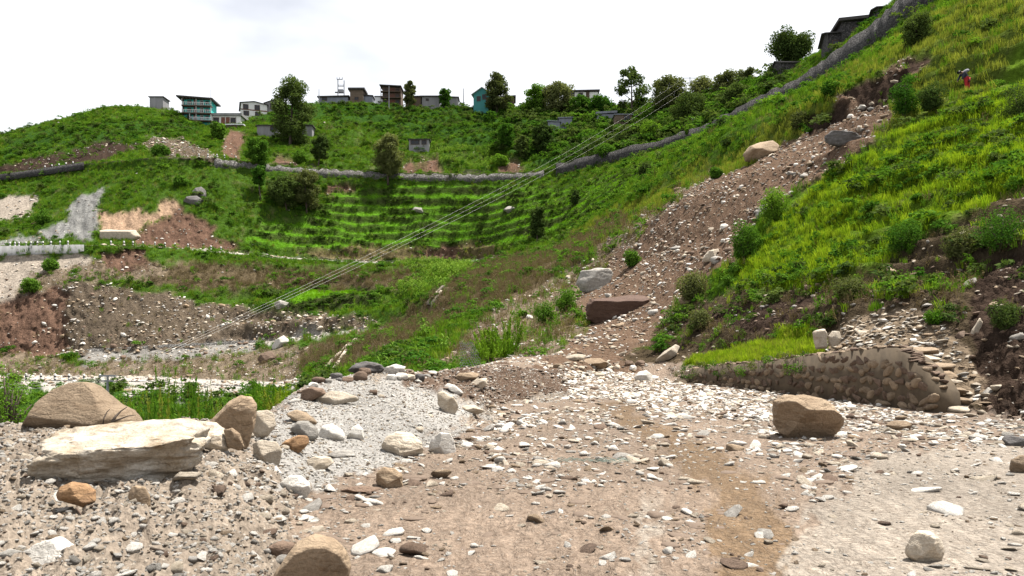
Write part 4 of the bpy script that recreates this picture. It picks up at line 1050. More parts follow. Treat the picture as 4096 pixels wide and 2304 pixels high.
def tree(name, label, u, vb, vt, wpx, y=None, style='round', mat='dark', seed=1, leaves=3200, trunk_frac=0.3, cat='tree', group=None, kmin=5, dens=1.0, lean=0.0):
    r = np.random.default_rng(seed)
    if y is None: b = ground(u, vb, int(kmin))
    else: b = px(u, vb, y); b.z = min(b.z, ground_at(b.x, b.y) + 0.4)
    y = b.y; topz = CAM_H + (HOR - vt) / F * y
    H = topz - b.z; Wd = wpx * y / F
    root = empty(name, b)
    rt = max(0.06, 0.022 * H)
    bend = r.normal(0, 0.05 * H, 2)
    def tp(t): return np.array([bend[0] * math.sin(t * 2.6) + lean * H * t, bend[1] * math.sin(t * 2.0), t * H - 0.3 * (t == 0)])
    tr = MB(); top_t = 0.86
    tr.tube([tp(t) for t in np.linspace(0, top_t, 7)], [rt * (1 - 0.8 * t / top_t) + 0.015 for t in np.linspace(0, top_t, 7)], 7)
    clumps = []; nl = {'round': 17, 'tall': 17, 'sparse': 13, 'column': 11}.get(style, 10)
    for k in range(nl):
        t = trunk_frac + (top_t - trunk_frac) * (k + r.uniform(0, .8)) / nl; t = min(t, top_t)
        f = (t - trunk_frac) / (1 - trunk_frac)
        prof = {'round': math.sqrt(max(0.08, 1 - (2 * f - 0.85) ** 2)), 'tall': 0.55 + 0.55 * math.sin(math.pi * min(1, f * .9 + .12)) - 0.25 * f, 'sparse': 0.9 - 0.45 * f, 'column': 0.9 - 0.35 * f}[style]
        a = k * 2.4 + r.uniform(-.4, .4); L = 0.5 * Wd * prof * r.uniform(0.72, 1.0)
        p0 = tp(t); up = {'round': .35, 'tall': .5, 'sparse': .7, 'column': .9}[style]
        e = p0 + np.array([math.cos(a) * L, math.sin(a) * L, up * L * r.uniform(.4, 1.1)]); e[2] = min(e[2], H * 0.97)
        m = (p0 + e) / 2 + [0, 0, -0.05 * L]
        tr.tube([p0, m, e], [rt * 0.38 * (1 - .6 * f) + .012, rt * .25 * (1 - .5 * f) + .01, .012], 5)
        base_r = {'round': .21, 'tall': .22, 'sparse': .15, 'column': .25}[style] * Wd
        clumps.append((e - (e - p0) * 0.12, base_r * r.uniform(.65, 1.05)))
        for q in range(3 if style != 'sparse' else 1):
            s_ = r.uniform(.35, .85); clumps.append((p0 + (e - p0) * s_ + r.normal(size=3) * 0.07 * Wd, base_r * r.uniform(.5, .85)))
    clumps.append((tp(top_t) + [0, 0, (1 - top_t) * H * 0.5], max(0.1 * Wd, (1 - top_t) * H * 0.55)))
    tr.build('trunk', BARK, root, True)
    leaf = float(np.clip(1.05 * y / F, 0.05, 0.34)) * (1.15 if style == 'sparse' else 1.0)
    crown_mesh('crown', r, clumps, int(leaves * dens * (2.1 if style != 'sparse' else 1.0)), leaf, mat, root)
    tag(root, label, cat, group)
    return root

def shrub(name, label, u, vb, vt, wpx, mat='bush', seed=1, leaves=1500, y=None, group=None, lumps=9, leafk=0.8, kmin=5):
    r = np.random.default_rng(seed)
    b = ground(u, vb, kmin) if y is None else px(u, vb, y)
    if y is not None: b.z = min(b.z, ground_at(b.x, b.y) + .1)
    y = b.y; H = CAM_H + (HOR - vt) / F * y - b.z; Wd = wpx * y / F
    root = empty(name, b); st = MB(); cl = []
    for k in range(lumps):
        a = k * 2.4 + r.uniform(-.5, .5); q = math.sqrt((k + .5) / lumps)
        e = np.array([math.cos(a) * q * Wd * .36, math.sin(a) * q * Wd * .3, H * (.78 - .45 * q * q) * r.uniform(.75, 1.1)])
        st.tube([(0, 0, -.15), e * .55 + [0, 0, .05 * H], e], [.018 * H + .012, .012 * H + .008, .006], 5)
        cl.append((e, min(Wd * .27, H * .38) * r.uniform(.7, 1.1))); cl.append((e * [.7, .7, .45], min(Wd * .25, H * .32) * r.uniform(.7, 1.1)))
    st.build('stems', BARK, root, True)
    crown_mesh('foliage', r, cl, leaves, float(np.clip(leafk * 1.25 * y / F, .018, .32)), mat, root)
    tag(root, label, 'shrub', group)
    return root
tree('broadleaf_tree', 'tall dark tree with ragged double top standing above the roadside shacks', 290, 147, 73, 40, None, 'tall', 'dark', 1, 7000, .08)
tree('broadleaf_tree', 'tall slender tree in front of the teal gabled house', 497, 116, 73, 25, 232, 'tall', 'olive', 2, 3200, .10)
tree('broadleaf_tree', 'small grey green tree beside the three storey timber house', 408, 104, 83, 14, 238, 'column', 'olive', 3, 1800, .12)
tree('broadleaf_tree', 'little bushy tree on the shed roofs between village houses', 445, 101, 88, 13, 240, 'round', 'bush', 4, 1200, .1)
tree('broadleaf_tree', 'rounded tree below the white low house above the stone wall', 259, 166, 138, 24, None, 'round', 'bush', 5, 2800, .08)
tree('broadleaf_tree', 'thin dark tree on the terrace above the stone wall', 318, 167, 134, 18, None, 'tall', 'dark', 6, 2000, .25)
tree('broadleaf_tree', 'olive tree with bare lower trunk growing through the stone wall line', 388, 184, 132, 30, None, 'tall', 'olive', 7, 4600, .16)
tree('broadleaf_tree', 'spreading dark tree on the terraces, left of a pair', 287, 210, 176, 28, None, 'round', 'dark', 8, 3400, .12)
tree('broadleaf_tree', 'spreading dark tree on the terraces, right of a pair', 307, 212, 168, 30, None, 'round', 'olive', 9, 3800, .12)
tree('broadleaf_tree', 'slim tree with a lollipop crown under the stone wall', 261, 200, 165, 14, None, 'round', 'bush', 10, 1500, .45)
tree('broadleaf_tree', 'dark oval tree below the tin sheds near the wires', 543, 155, 121, 22, None, 'round', 'dark', 11, 2600, .08)
tree('broadleaf_tree', 'gaunt tree with thin twigs sticking far above its crown', 632, 118, 64, 42, 205, 'sparse', 'dark', 12, 3400, .10)
tree('broadleaf_tree', 'dense tree hiding the left end of the white long house', 556, 116, 84, 32, 228, 'round', 'olive', 13, 3600, .08)
tree('broadleaf_tree', 'dark tree clump next to the brown stone house gable', 535, 116, 86, 26, 230, 'round', 'bush', 14, 2800, .05)
tree('broadleaf_tree', 'leafy tree on the ridge where the power wires end', 671, 116, 77, 36, 190, 'round', 'olive', 15, 4200, .08)
tree('broadleaf_tree', 'feathery ridge tree beside the leafy tree at the wires', 703, 114, 76, 30, 182, 'tall', 'olive', 16, 3200, .06)
tree('broadleaf_tree', 'tall pale topped tree in the ridge grove', 725, 112, 69, 28, 172, 'tall', 'olive', 17, 3400, .06)
tree('broadleaf_tree', 'dark low tree at the foot of the ridge grove', 690, 122, 96, 34, None, 'round', 'dark', 18, 3000, .03, kmin=16)
tree('broadleaf_tree', 'wispy willow like tree at the right end of the grove', 748, 100, 70, 22, 166, 'column', 'olive', 19, 2600, .06)
tree('broadleaf_tree', 'dark shrub like tree under the wispy tree', 738, 106, 84, 24, None, 'round', 'dark', 20, 2200, .04, kmin=16)
tree('broadleaf_tree', 'round crowned tree on the skyline over the ruined stone house', 792, 70, 34, 46, 150, 'round', 'dark', 21, 6500, .26)
tree('broadleaf_tree', 'dark small tree on the steep slope below the long wall', 918, 48, 15, 30, None, 'round', 'dark', 22, 3200, .08)
tree('broadleaf_tree', 'dark scrubby tree at the bottom of the rice terraces', 537, 244, 206, 18, None, 'column', 'dark', 23, 2400, .05)
tree('broadleaf_tree', 'tree among bushes under the white long house', 580, 117, 96, 22, 222, 'round', 'bush', 24, 2000, .05)
tree('broadleaf_tree', 'low tree covering the slope by the tin shed roofs', 600, 114, 98, 24, 215, 'round', 'bush', 25, 2000, .05)
tree('broadleaf_tree', 'young tree on the bank left of the dark oval tree', 508, 148, 124, 18, None, 'round', 'bush', 26, 1600, .08)
tree('broadleaf_tree', 'small dark tree above the terraced maize patch', 520, 158, 134, 15, None, 'round', 'dark', 27, 1400, .08)
tree('broadleaf_tree', 'small tree growing beside the red earth scar under the white low house', 218, 140, 123, 15, None, 'round', 'bush', 28, 1400, .08, kmin=16)
for i, (u, vb, vt, w, m, lab) in enumerate([
    (575, 204, 188, 11, 'dark', 'dark round bush alone on the green terraces'),
    (716, 178, 166, 14, 'bush', 'dark bush on the pale grass beside the slide head'),
    (645, 176, 161, 16, 'dark', 'dark bush below the long wall on bright grass'),
    (905, 120, 70, 32, 'bush', 'dense green bush at the right side of the slide scar'),
    (932, 114, 74, 32, 'dark', 'dark leafy bush beside the stooping person'),
    (775, 222, 176, 34, 'bright', 'leafy green bush overhanging the slide edge'),
    (746, 260, 214, 34, 'bush', 'big leafy bush at the foot of the bright grass slope'),
    (693, 300, 266, 34, 'olive', 'trailing grassy bush over the hidden brown boulder'),
    (632, 268, 246, 18, 'bush', 'green bush left of the slide on brown weeds'),
    (566, 312, 286, 26, 'bush', 'green bush beside the grey mud coated slab'),
    (545, 326, 300, 22, 'bush', 'bush on the stony slope next to the wire mesh'),
    (300, 164, 150, 16, 'bush', 'round bush on top of the stone wall'),
    (500, 166, 154, 16, 'bright', 'light bush above the middle of the stone wall'),
    (605, 158, 142, 22, 'bush', 'bush at the start of the long upper wall'),
    (650, 138, 120, 22, 'bright', 'bright bush beneath the ridge grove'),
    (690, 136, 124, 12, 'bright', 'pale bush beside the white notice board'),
    (830, 96, 78, 20, 'bush', 'bush on grass below the dark stone houses'),
    (800, 130, 108, 24, 'olive', 'olive bush at the head of the pale grass strip'),
    (160, 156, 144, 22, 'bush', 'bush by the rubble beside the upper road'),
    (1000, 250, 206, 60, 'bush', 'dark shrub mass on the right grassy bank'),
    (1022, 120, 84, 50, 'dark', 'dark shrub behind the bright grass at the person'),
    (905, 250, 218, 44, 'bush', 'shaded shrub in the hollow of the grassy bank'),
    (960, 258, 226, 40, 'olive', 'olive shrub on the stony bank above the stairs'),
    (850, 300, 276, 40, 'olive', 'weedy shrub at the lower edge of the grassy bank'),
    (700, 330, 306, 26, 'olive', 'withered shrub on brown soil behind the rice patch'),
    (935, 332, 308, 26, 'bright', 'small fresh bush above the flat stone spill'),
    (1005, 330, 296, 36, 'dark', 'dark bush on the soil right of the stairs'),
    (42, 224, 210, 18, 'bush', 'bush on the pale hillside left of the grey rock chute'),
    (50, 270, 258, 16, 'bush', 'bush at the foot of the grey concrete wall'),
    (30, 292, 276, 20, 'bush', 'lower bush on the pale gravel under the concrete wall'),
    (180, 186, 176, 16, 'bush', 'bush above the two dark grey boulders'),
]):
    shrub('shrub', lab, u, vb, vt, w, m, 400 + i, 2200 if w < 30 else 4500)
# feathery weeds growing up behind the left bank
def big_weed(name, label, u, vb, vt, wpx, y, seed, stems, mat='bright', group=None, leafy=90):
    b = px(u, vb, y); g = ground_at(b.x, b.y); b.z = g
    H = CAM_H + (HOR - vt) / F * y - g; Wd = wpx * y / F
    v, f = weed_shape(seed, stems, 1.0, leafy, .034 if y < 25 else .05, .3, .75)
    v = v * [Wd / .9, Wd / .9, H]
    o = new_obj(name, mesh_np(name, v, f), None, LEAF[mat]); o.location = b
    tag(o, label, 'weed', group); return o
r_ = random.Random(5)
for i in range(13):
    u = 116 + i * 13.5; big_weed('tall_weed', 'feathery tall green weed rising behind the left bank boulders', u + r_.uniform(-4, 4), 425, r_.uniform(372, 396) - (14 if i == 4 else 0), r_.uniform(22, 34), r_.uniform(15, 20), 600 + i, 22, ('yellow', 'green', 'bright')[i % 3], 'feathery weeds behind the left bank')
for i, (u, vt, w) in enumerate([(492, 322, 22), (503, 330, 20), (482, 338, 18), (512, 318, 18)]):
    big_weed('tall_weed', 'tall pale green weed beside the wire mesh curtain', u, 366, vt, w, 40 + i, 640 + i, 20, 'green', 'pale weeds beside the wire mesh')
for i, (u, vt, w) in enumerate([(286, 381, 22), (272, 386, 20)]):
    big_weed('tall_weed', 'bright yellow green weed in front of the pale lower road', u, 410, vt, w, 19, 660 + i, 24, 'lush', 'bright weeds at the end of the bank')
shrub('shrub', 'twiggy leafy shrub at the left edge behind the triangular boulder', 8, 440, 352, 70, 'bright', 470, 2600, 11.5, None, 12, 1.0)
shrub('shrub', 'low green shrub in the dip left of the triangular boulder', 26, 432, 386, 46, 'bush', 471, 1500, 13.5, None, 8, 1.0)
shrub('shrub', 'weedy shrub between triangular boulder and feathery weeds', 128, 424, 388, 40, 'bush', 472, 1500, 15.5, None, 8, 1.0)
# ------------------------------------------------------------------ masonry
def masonry_mat(name, c_lo, c_hi, joint, scale):
    m, nt, b, out = nodes_mat(name)
    tc = N(nt, 'ShaderNodeTexCoord'); mp = N(nt, 'ShaderNodeMapping'); mp.inputs['Scale'].default_value = (1, 1, 1.6)
    nt.links.new(tc.outputs['Object'], mp.inputs['Vector'])
    vo = N(nt, 'ShaderNodeTexVoronoi', Scale=scale); nt.links.new(mp.outputs[0], vo.inputs['Vector'])
    ve = N(nt, 'ShaderNodeTexVoronoi', Scale=scale, feature='DISTANCE_TO_EDGE'); nt.links.new(mp.outputs[0], ve.inputs['Vector'])
    no = N(nt, 'ShaderNodeTexNoise', Scale=scale * 2.5, Detail=5.0); nt.links.new(mp.outputs[0], no.inputs['Vector'])
    c = ramp(nt, [(0.1, c_lo), (0.9, c_hi)], vo.outputs['Color'])
    c = mixc(nt, 'MULTIPLY', 1.0, c, ramp(nt, [(.3, .7), (.7, 1.2)], no.outputs['Fac']))
    e = ramp(nt, [(0.03, 0.0), (0.12, 1.0)], ve.outputs['Distance'])
    c = mixc(nt, 'MIX', e, joint, c); nt.links.new(c, b.inputs['Base Color'])
    bump(nt, b, mixc(nt, 'ADD', .4, e, no.outputs['Fac']), 1.0, .08)
    return m
M_DRY = masonry_mat('pale dry stone wall', (.09,.085,.078), (.22,.21,.195), (.05,.046,.042), 2.6)
M_DARK = masonry_mat('dark stone wall', (.035,.032,.031), (.085,.08,.077), (.02,.02,.02), 2.4)
M_CONC = simple_mat('weathered concrete', (.20, .20, .195), .9, .35, 1.2, streak=True)
M_MORT = simple_mat('mud and shade toned mortar', (.088, .066, .043), .95, .4, 2.2)  # mud brown, darkened further to put the wall face's shade into the colour
M_WHITE = simple_mat('whitewash', (.62, .61, .59), .85, .14, 1.5, streak=True)
M_TEAL = simple_mat('turquoise paint', (.045, .40, .36), .7, .15, 1.0)
M_TEAL2 = simple_mat('teal paint', (.04, .19, .18), .7, .15, 1.0)
M_WOOD = simple_mat('brown timber', (.085, .058, .042), .9, .35, 4.0)
M_REDW = simple_mat('red brown door paint', (.16, .065, .045), .8, .25, 3.0)
M_ADOBE = simple_mat('brown adobe', (.125, .092, .068), .95, .3, 2.0)
M_GREYW = simple_mat('grey plaster', (.22, .215, .22), .9, .25, 1.2, streak=True)
M_TIN = simple_mat('weathered tin sheet', (.15, .16, .185), .5, .25, 1.5, 0.3, True)
M_ROOF = simple_mat('dark slate roof', (.055, .05, .048), .9, .35, 2.5)
M_TARP = simple_mat('white tarpaulin', (.62, .62, .64), .6, .1, 1.0)
M_GLASS = simple_mat('dark window glass', (.025, .028, .034), .25, .3, 1.0)
M_BLACK = simple_mat('black paint', (.02, .02, .02), .7, .2, 3.0)
M_STEEL = simple_mat('galvanised steel', (.22, .22, .23), .5, .2, 3.0, .4)
M_WIRE = simple_mat('aluminium wire', (.34, .33, .31), .5, .1, 3.0, .2)
M_DSTONE = masonry_mat('slate stone house wall', (.05,.046,.046), (.11,.10,.098), (.025,.024,.024), 3.0)

def line_at(L, u): return float(np.interp(u, UU, LY[L])), float(np.interp(u, UU, LZ[L]))
def long_wall(name, label, us, L, z_lo, z_hi, front, thick, mat, jag=0.0, capmat=None, seed=1):
    """retaining wall following a hill road"""
    r = random.Random(seed); rows = []
    for u in us:
        y, z = line_at(L, u); y -= front
        hi = (z_hi(u) if callable(z_hi) else z_hi) + r.uniform(-jag, jag)
        for yy, zz in ((y - .12, z + z_lo), (y, z + hi), (y + thick, z + hi), (y + thick, z + z_lo)):
            rows.append(((u - 512) / F * yy, yy, zz))
    V = np.array(rows); n = len(us); Fq = []
    for i in range(n - 1):
        for k in range(4): Fq.append((4*i + k, 4*(i+1) + k, 4*(i+1) + (k+1) % 4, 4*i + (k+1) % 4))
    Fq.append((0, 1, 2, 3)); Fq.append((4*(n-1) + 3, 4*(n-1) + 2, 4*(n-1) + 1, 4*(n-1)))
    c = V.mean(0); c[2] = V[:, 2].min()
    o = new_obj(name, mesh_np(name, V - c, Fq), None, mat); o.location = c
    tag(o, label, 'wall'); return o
long_wall('stone_wall', 'pale dry stone retaining wall of the upper road under the village', np.arange(214, 546, 3.), L_UPB, -.6, 1.5, .15, .75, M_DRY, .28, seed=1)
long_wall('stone_wall', 'long dark stone wall climbing the right hillside below the upper road', np.arange(556, 1060, 5.), L_UPB, -.6, lambda u: 2.35 + .8 * ss(u, 700, 860), .6, 1.1, M_DARK, .3, seed=2)
long_wall('stone_wall', 'short grey wall under the upper road at the left end of the hill', np.arange(-60, 86, 4.), L_UPB, .6, 2.1, .25, .7, M_DARK, .05, seed=3)
long_wall('concrete_wall', 'grey concrete retaining wall under the middle road with posts above', np.arange(-90, 87, 6.), L_ROADM, -3.6, .12, .35, .8, M_CONC, .02, seed=4)
long_wall('concrete_wall', 'small grey concrete culvert wall at the right end of the middle road', np.arange(466, 480, 3.), L_ROADM, -2.2, .2, .5, .8, M_CONC, .02, seed=5)
long_wall('stone_wall', 'low dark stone wall below the lower road with marker posts', np.arange(-60, 292, 6.), 7, -1.6, .08, .15, .6, M_DRY, .06, seed=6)
long_wall('stone_wall', 'mossy cobble retaining wall at the foot of the stony cut', np.arange(84, 262, 5.), 9, -1.6, .25, .5, .9, M_DRY, .1, seed=7)

# black and white marker posts along the hill roads
def marker_post(u, v, label, group, y=None, L=None):
    y, z = line_at(L, u)
    o = empty('marker_post', ((u - 512) / F * (y + .35), y + .35, z))
    for k in range(4):
        MB().box((-.10, -.10, -.25 if k == 0 else k * .21), (.10, .10, (k + 1) * .21 - .002)).build('band', M_BLACK if k % 2 == 0 else M_WHITE, o)
    MB().hexa([(-.10,-.10,.84),(.10,-.10,.84),(.10,.10,.84),(-.10,.10,.84),(-.04,-.04,.92),(.04,-.04,.92),(.04,.04,.92),(-.04,.04,.92)]).build('cap', M_WHITE, o)
    tag(o, label, 'post', group)
for u in (10, 15, 19, 26, 31, 37.5, 43, 51, 60, 68): marker_post(u, 0, 'black and white marker post on the edge above the grey concrete wall', 'marker posts above the concrete wall', L=L_ROADM)
for u in (111, 124, 133, 143, 155, 165, 175, 188, 211, 221): marker_post(u, 0, 'black and white marker post along the middle road beyond the concrete wall', 'marker posts along the middle road', L=L_ROADM)
for u in (45, 52, 59, 66, 73): marker_post(u, 0, 'marker post above the short grey wall of the upper road', 'marker posts on the upper road at the left hill', L=L_UPT)
for u in (199, 208, 217, 224.5, 236): marker_post(u, 0, 'white tipped marker post on the upper road below the turquoise house', 'marker posts below the turquoise house', L=L_UPT)
for u in (9, 26, 41, 55, 69, 84, 100): marker_post(u, 0, 'black and white marker post beside the lower pale road', 'marker posts beside the lower road', L=7)

# ------------------------------------------------------------------ near retaining wall of rubble stone, with stairs
WB = [(676,383.5),(682,382),(740,388),(793,394),(883,405),(920,410),(945,413)]
WT = [(676,381),(684,375),(694,369),(712,366),(757,363),(802,357),(830,354),(862,350.5),(890,348),(900,349),(912,357),(922,365),(930,374),(938,384),(945,396)]
us = np.arange(676, 946, 3.0)
wall_root = empty('stone_retaining_wall', px(810, 396, 25)); wall_root.location.z = 0
FR = []
rows = []
WN = np.array((-.982, -.187))
for u in us:
    vb = np.interp(u, *np.array(WB).T); y = CAM_H * F / (vb - HOR)
    zt = CAM_H + (HOR - np.interp(u, *np.array(WT).T)) / F * y + random.uniform(-.02, .02)
    FR.append((u, y, zt))
for (u, y, zt) in FR:
    x = (u - 512) / F * y
    for off, zz in ((.22, -.3), (.10, zt), (-.45, zt), (-.55, -.3)): rows.append((x + WN[0] * off, y + WN[1] * off, zz))
V = np.array(rows) - np.array(wall_root.location); n = len(us); Fq = []
for i in range(n - 1):
    for k in range(4): Fq.append((4*i + k, 4*(i+1) + k, 4*(i+1) + (k+1) % 4, 4*i + (k+1) % 4))
Fq.append((0, 1, 2, 3)); Fq.append((4*(n-1) + 3, 4*(n-1) + 2, 4*(n-1) + 1, 4*(n-1)))
core = new_obj('mortar_core', mesh_np('mortar_core', V, Fq), wall_root, M_MORT)
tag(wall_root, 'low rubble stone retaining wall with mud stained face beside the road', 'wall')
WSM = []
for i, mk in enumerate(('tan', 'brown', 'tan', 'tan', 'brown', 'brown', 'tan', 'brown')):
    v, f = rock_shape(820 + i, 2, 12, (.34, .66), .05, .15); me = mesh_np('stone', v, f); me.materials.append(ST[mk]); WSM.append(me)
rw = random.Random(9); cnt = 0
fu = np.array([f[0] for f in FR]); fy = np.array([f[1] for f in FR]); ft = np.array([f[2] for f in FR])
rowz = .06
while rowz < 1.6:
    u = 678.0 + rw.uniform(0, 5); hgt = rw.uniform(.20, .27)
    while u < 943:
        y = float(np.interp(u, fu, fy)); zt = float(np.interp(u, fu, ft)); w = rw.uniform(.2, .46)
        du = max(1.0, w * 1.12 * F / y * .36)
        if rowz + hgt * .6 < zt and cnt < 298 and rw.random() < .78:
            o = bpy.data.objects.new('stone', WSM[rw.randrange(8)]); C.objects.link(o); o.parent = wall_root
            t = rowz / max(zt, .3); off = .22 - .12 * (rowz + .3) / (zt + .3) - .008
            o.location = Vector(((u - 512) / F * y + WN[0] * off, y + WN[1] * off, rowz + rw.uniform(-.07, .07))) - Vector(wall_root.location)
            o.scale = (w * 1.1, .16, hgt * rw.uniform(.6, 1.15)); o.rotation_euler = (0, rw.uniform(-.35, .35), -1.382 + rw.uniform(-.08, .08)); cnt += 1
        u += du
    rowz += hgt * 1.12
for u in np.arange(680, 942, 2.6):       # loose capping stones
    y = float(np.interp(u, fu, fy)); zt = float(np.interp(u, fu, ft))
    o = bpy.data.objects.new('cap_stone', WSM[rw.randrange(8)]); C.objects.link(o); o.parent = wall_root
    o.location = Vector(((u - 512) / F * y - WN[0] * rw.uniform(.0, .25), y - WN[1] * .2, zt + .02)) - Vector(wall_root.location)
    o.scale = (rw.uniform(.2, .42), rw.uniform(.2, .34), rw.uniform(.08, .17)); o.rotation_euler = (rw.uniform(-.15, .15), rw.uniform(-.15, .15), rw.uniform(0, 6))
# stairs of rough slabs behind the broken end of the wall
stair = empty('stone_stairs', px(960, 415, 18.8)); stair.location.z = 0
SP = [(952,986,408,18.7),(946,980,399,19.0),(940,976,390,19.35),(934,970,381,19.7),(928,964,373,20.05),(920,958,365,20.4),(912,952,357,20.8),(902,944,349,21.2)]
for i, (u0, u1, v, y) in enumerate(SP):
    v_, f_ = rock_shape(860 + i, 3, 16, (.42, .7), .09, .12, .7)
    me = mesh_np('step', v_, f_); me.materials.append(ST['tan' if i % 3 else 'cream'])
    p0, p1 = px(u0, v, y), px(u1, v, y)
    o = new_obj('step', me, stair); top = p0.z
    o.location = Vector(((p0.x + p1.x) / 2, y + .35, top - .06)) - Vector(stair.location)
    o.scale = ((p1.x - p0.x) * 1.0, .8, .22); o.rotation_euler = (0, rw.uniform(-.04, .04), rw.uniform(-.08, .08))
tag(stair, 'worn stone stairs climbing behind the broken end of the wall', 'stairs')

# ------------------------------------------------------------------ village houses
def win(root, x, z, w, h, yf=0.0, fm=None, axis='y', X=0.0):
    """window with frame and pane on the front (axis y) or the right side (axis x)"""
    fm = fm or M_WOOD
    t = min(w, h) * .14
    f = MB()
    def bx(m, a0, a1, z0, z1, d0, d1):
        if axis == 'y': m.box((a0, yf + d0, z0), (a1, yf + d1, z1))
        else: m.box((X - d1, a0, z0), (X - d0, a1, z1))
    for (a0, a1, z0, z1) in ((x - w/2 - t, x + w/2 + t, z + h/2, z + h/2 + t), (x - w/2 - t, x + w/2 + t, z - h/2 - t, z - h/2), (x - w/2 - t, x - w/2, z - h/2, z + h/2), (x + w/2, x + w/2 + t, z - h/2, z + h/2)):
        bx(f, a0, a1, z0, z1, -.10, .05)
    bx(f, x - t * .3, x + t * .3, z - h/2, z + h/2, -.07, .03)
    o = f.build('window', fm, root)
    p = MB(); bx(p, x - w/2, x + w/2, z - h/2, z + h/2, -.03, .02); p.build('pane', M_GLASS, o)
def door(root, x, z0, w, h, mat=None, yf=0.0):
    mat = mat or M_REDW
    o = MB().box((x - w/2, yf - .05, z0), (x + w/2, yf + .03, z0 + h)).build('door', mat, root)
    MB().box((x + w * .28, yf - .09, z0 + h * .45), (x + w * .38, yf - .052, z0 + h * .5)).build('handle', M_STEEL, o)
def house(name, label, u0, u1, vt, vb, y, depth, wall, roof, rtype='flat', rise=.15, over=.5, windows=(), doors=(), side=(), rz=0.0, cat='house', sunk=2.5, band=None):
    """plain hill house: local x along the front, y into the hill, z up"""
    if y is None: y = ground((u0 + u1) / 2, vb + 1.5, 16).y - 2.2
    s = y / F; W = (u1 - u0) * s; H = (vb - vt) * s
    root = empty(name, px(u0, vb, y), rz)
    Hr = H * rise; Hw = H - Hr
    if rtype == 'gable_front':
        m = MB().box((0, 0, -sunk), (W, depth, Hw)); m.poly([(0, 0, Hw), (W, 0, Hw), (W / 2, 0, H)]); m.poly([(0, depth, Hw), (W / 2, depth, H), (W, depth, Hw)])
        m.build('wall', wall, root)
        r = MB()
        for sx in (0, 1):
            xe = -over if sx == 0 else W + over; ze = Hw - over * (H - Hw) / (W / 2)
            r.hexa([(xe, -over, ze), (W/2, -over, H), (W/2, depth + over, H), (xe, depth + over, ze), (xe, -over, ze + .18), (W/2, -over, H + .18), (W/2, depth + over, H + .18), (xe, depth + over, ze + .18)])
        r.build('roof', roof, root)
    elif rtype == 'gable_side':
        m = MB().box((0, 0, -sunk), (W, depth, Hw)); m.poly([(0, 0, Hw), (0, depth / 2, H), (0, depth, Hw)]); m.poly([(W, 0, Hw), (W, depth, Hw), (W, depth / 2, H)])
        m.build('wall', wall, root)
        r = MB()
        for ye, yi in ((-over, depth / 2), (depth + over, depth / 2)):
            ze = Hw - over * (H - Hw) / (depth / 2)
            r.hexa([(-over, ye, ze), (W + over, ye, ze), (W + over, yi, H), (-over, yi, H), (-over, ye, ze + .16), (W + over, ye, ze + .16), (W + over, yi, H + .16), (-over, yi, H + .16)])
        r.build('roof', roof, root)
    else:
        MB().box((0, 0, -sunk), (W, depth, Hw)).build('wall', wall, root)
        z0, z1 = Hw + .003, H
        dz = {'flat': 0, 'shed_r': (H - Hw) * .6, 'shed_l': -(H - Hw) * .6}[rtype]
        MB().hexa([(-over, -over, z0 + max(dz, 0)), (W + over, -over, z0 + max(-dz, 0)), (W + over, depth + over, z0 + max(-dz, 0)), (-over, depth + over, z0 + max(dz, 0)),
                   (-over, -over, z1 + max(dz, 0)), (W + over, -over, z1 + max(-dz, 0)), (W + over, depth + over, z1 + max(-dz, 0)), (-over, depth + over, z1 + max(dz, 0))]).build('roof', roof, root)
    for fx, fz, fw, fh in windows: win(root, fx * W, fz * H, fw, fh)
    for fx, fz, fw, fh in side: win(root, fx * depth, fz * H, fw, fh, axis='x', X=W)
    for fx, z0, fw, fh, *mt in doors: door(root, fx * W, z0, fw, fh, mt[0] if mt else None)
    if band: MB().box((-.06, -.09, H * band), (W + .06, -.003, H * band + .28)).build('trim_band', M_REDW, root)
    tag(root, label, cat); return root
house('shed', 'small grey flat roofed hut on the grassy hilltop', 149.6, 163, 96.4, 103, 226, 4, M_GREYW, M_ROOF, 'flat', .12, .3, cat='hut')
house('white_house', 'long low white house with two brown doors under the turquoise house', 210, 240.5, 113.5, 125, 222, 5, M_WHITE, M_CONC, 'flat', .22, .5, [(.2, .42, 1.3, 1.2), (.76, .40, 1.2, 1.2)], [(.43, .05, 1.1, 2.1), (.585, .05, 1.1, 2.1)])
house('white_house', 'white two storey house with red trim band and grey gable roof', 241, 266, 100.6, 114, 236, 9, M_WHITE, M_ROOF, 'gable_front', .16, .45, [(.18, .56, 1.2, 1.3), (.62, .58, 1.2, 1.3), (.2, .1, 1.3, 1.1), (.64, .1, 1.3, 1.1)], side=[(.3, .55, 1.2, 1.4), (.7, .55, 1.2, 1.4)], rz=.35, band=.34)
house('white_house', 'grey walled house with dark gable behind the ragged tall tree', 265, 281, 99.6, 111, 240, 8, M_GREYW, M_ROOF, 'gable_front', .3, .45, [(.45, .45, 1.2, 1.4)], rz=.3)
house('shed', 'long lean-to shed of grey tin sheets beside the transformer', 318.6, 348, 96.2, 102, 243, 4, M_TIN, M_ROOF, 'shed_l', .2, .4, [(.2, .5, 1.4, .8)], cat='shed')
house('stone_house', 'brown adobe tower house with overhanging flat roof', 350, 363, 88.0, 102, 242, 4.5, M_ADOBE, M_ROOF, 'flat', .13, .55, [(.5, .25, 1.1, .8)], [])
house('shed', 'grey tin shed against the brown tower house', 363.5, 372.5, 95.2, 101.5, 243, 4, M_TIN, M_ROOF, 'shed_r', .2, .2, cat='shed')
house('shed', 'pale tin lean-to left of the three storey timber house', 375, 382.5, 96, 103.5, 242, 4, M_TARP, M_ROOF, 'flat', .12, .2, cat='shed')
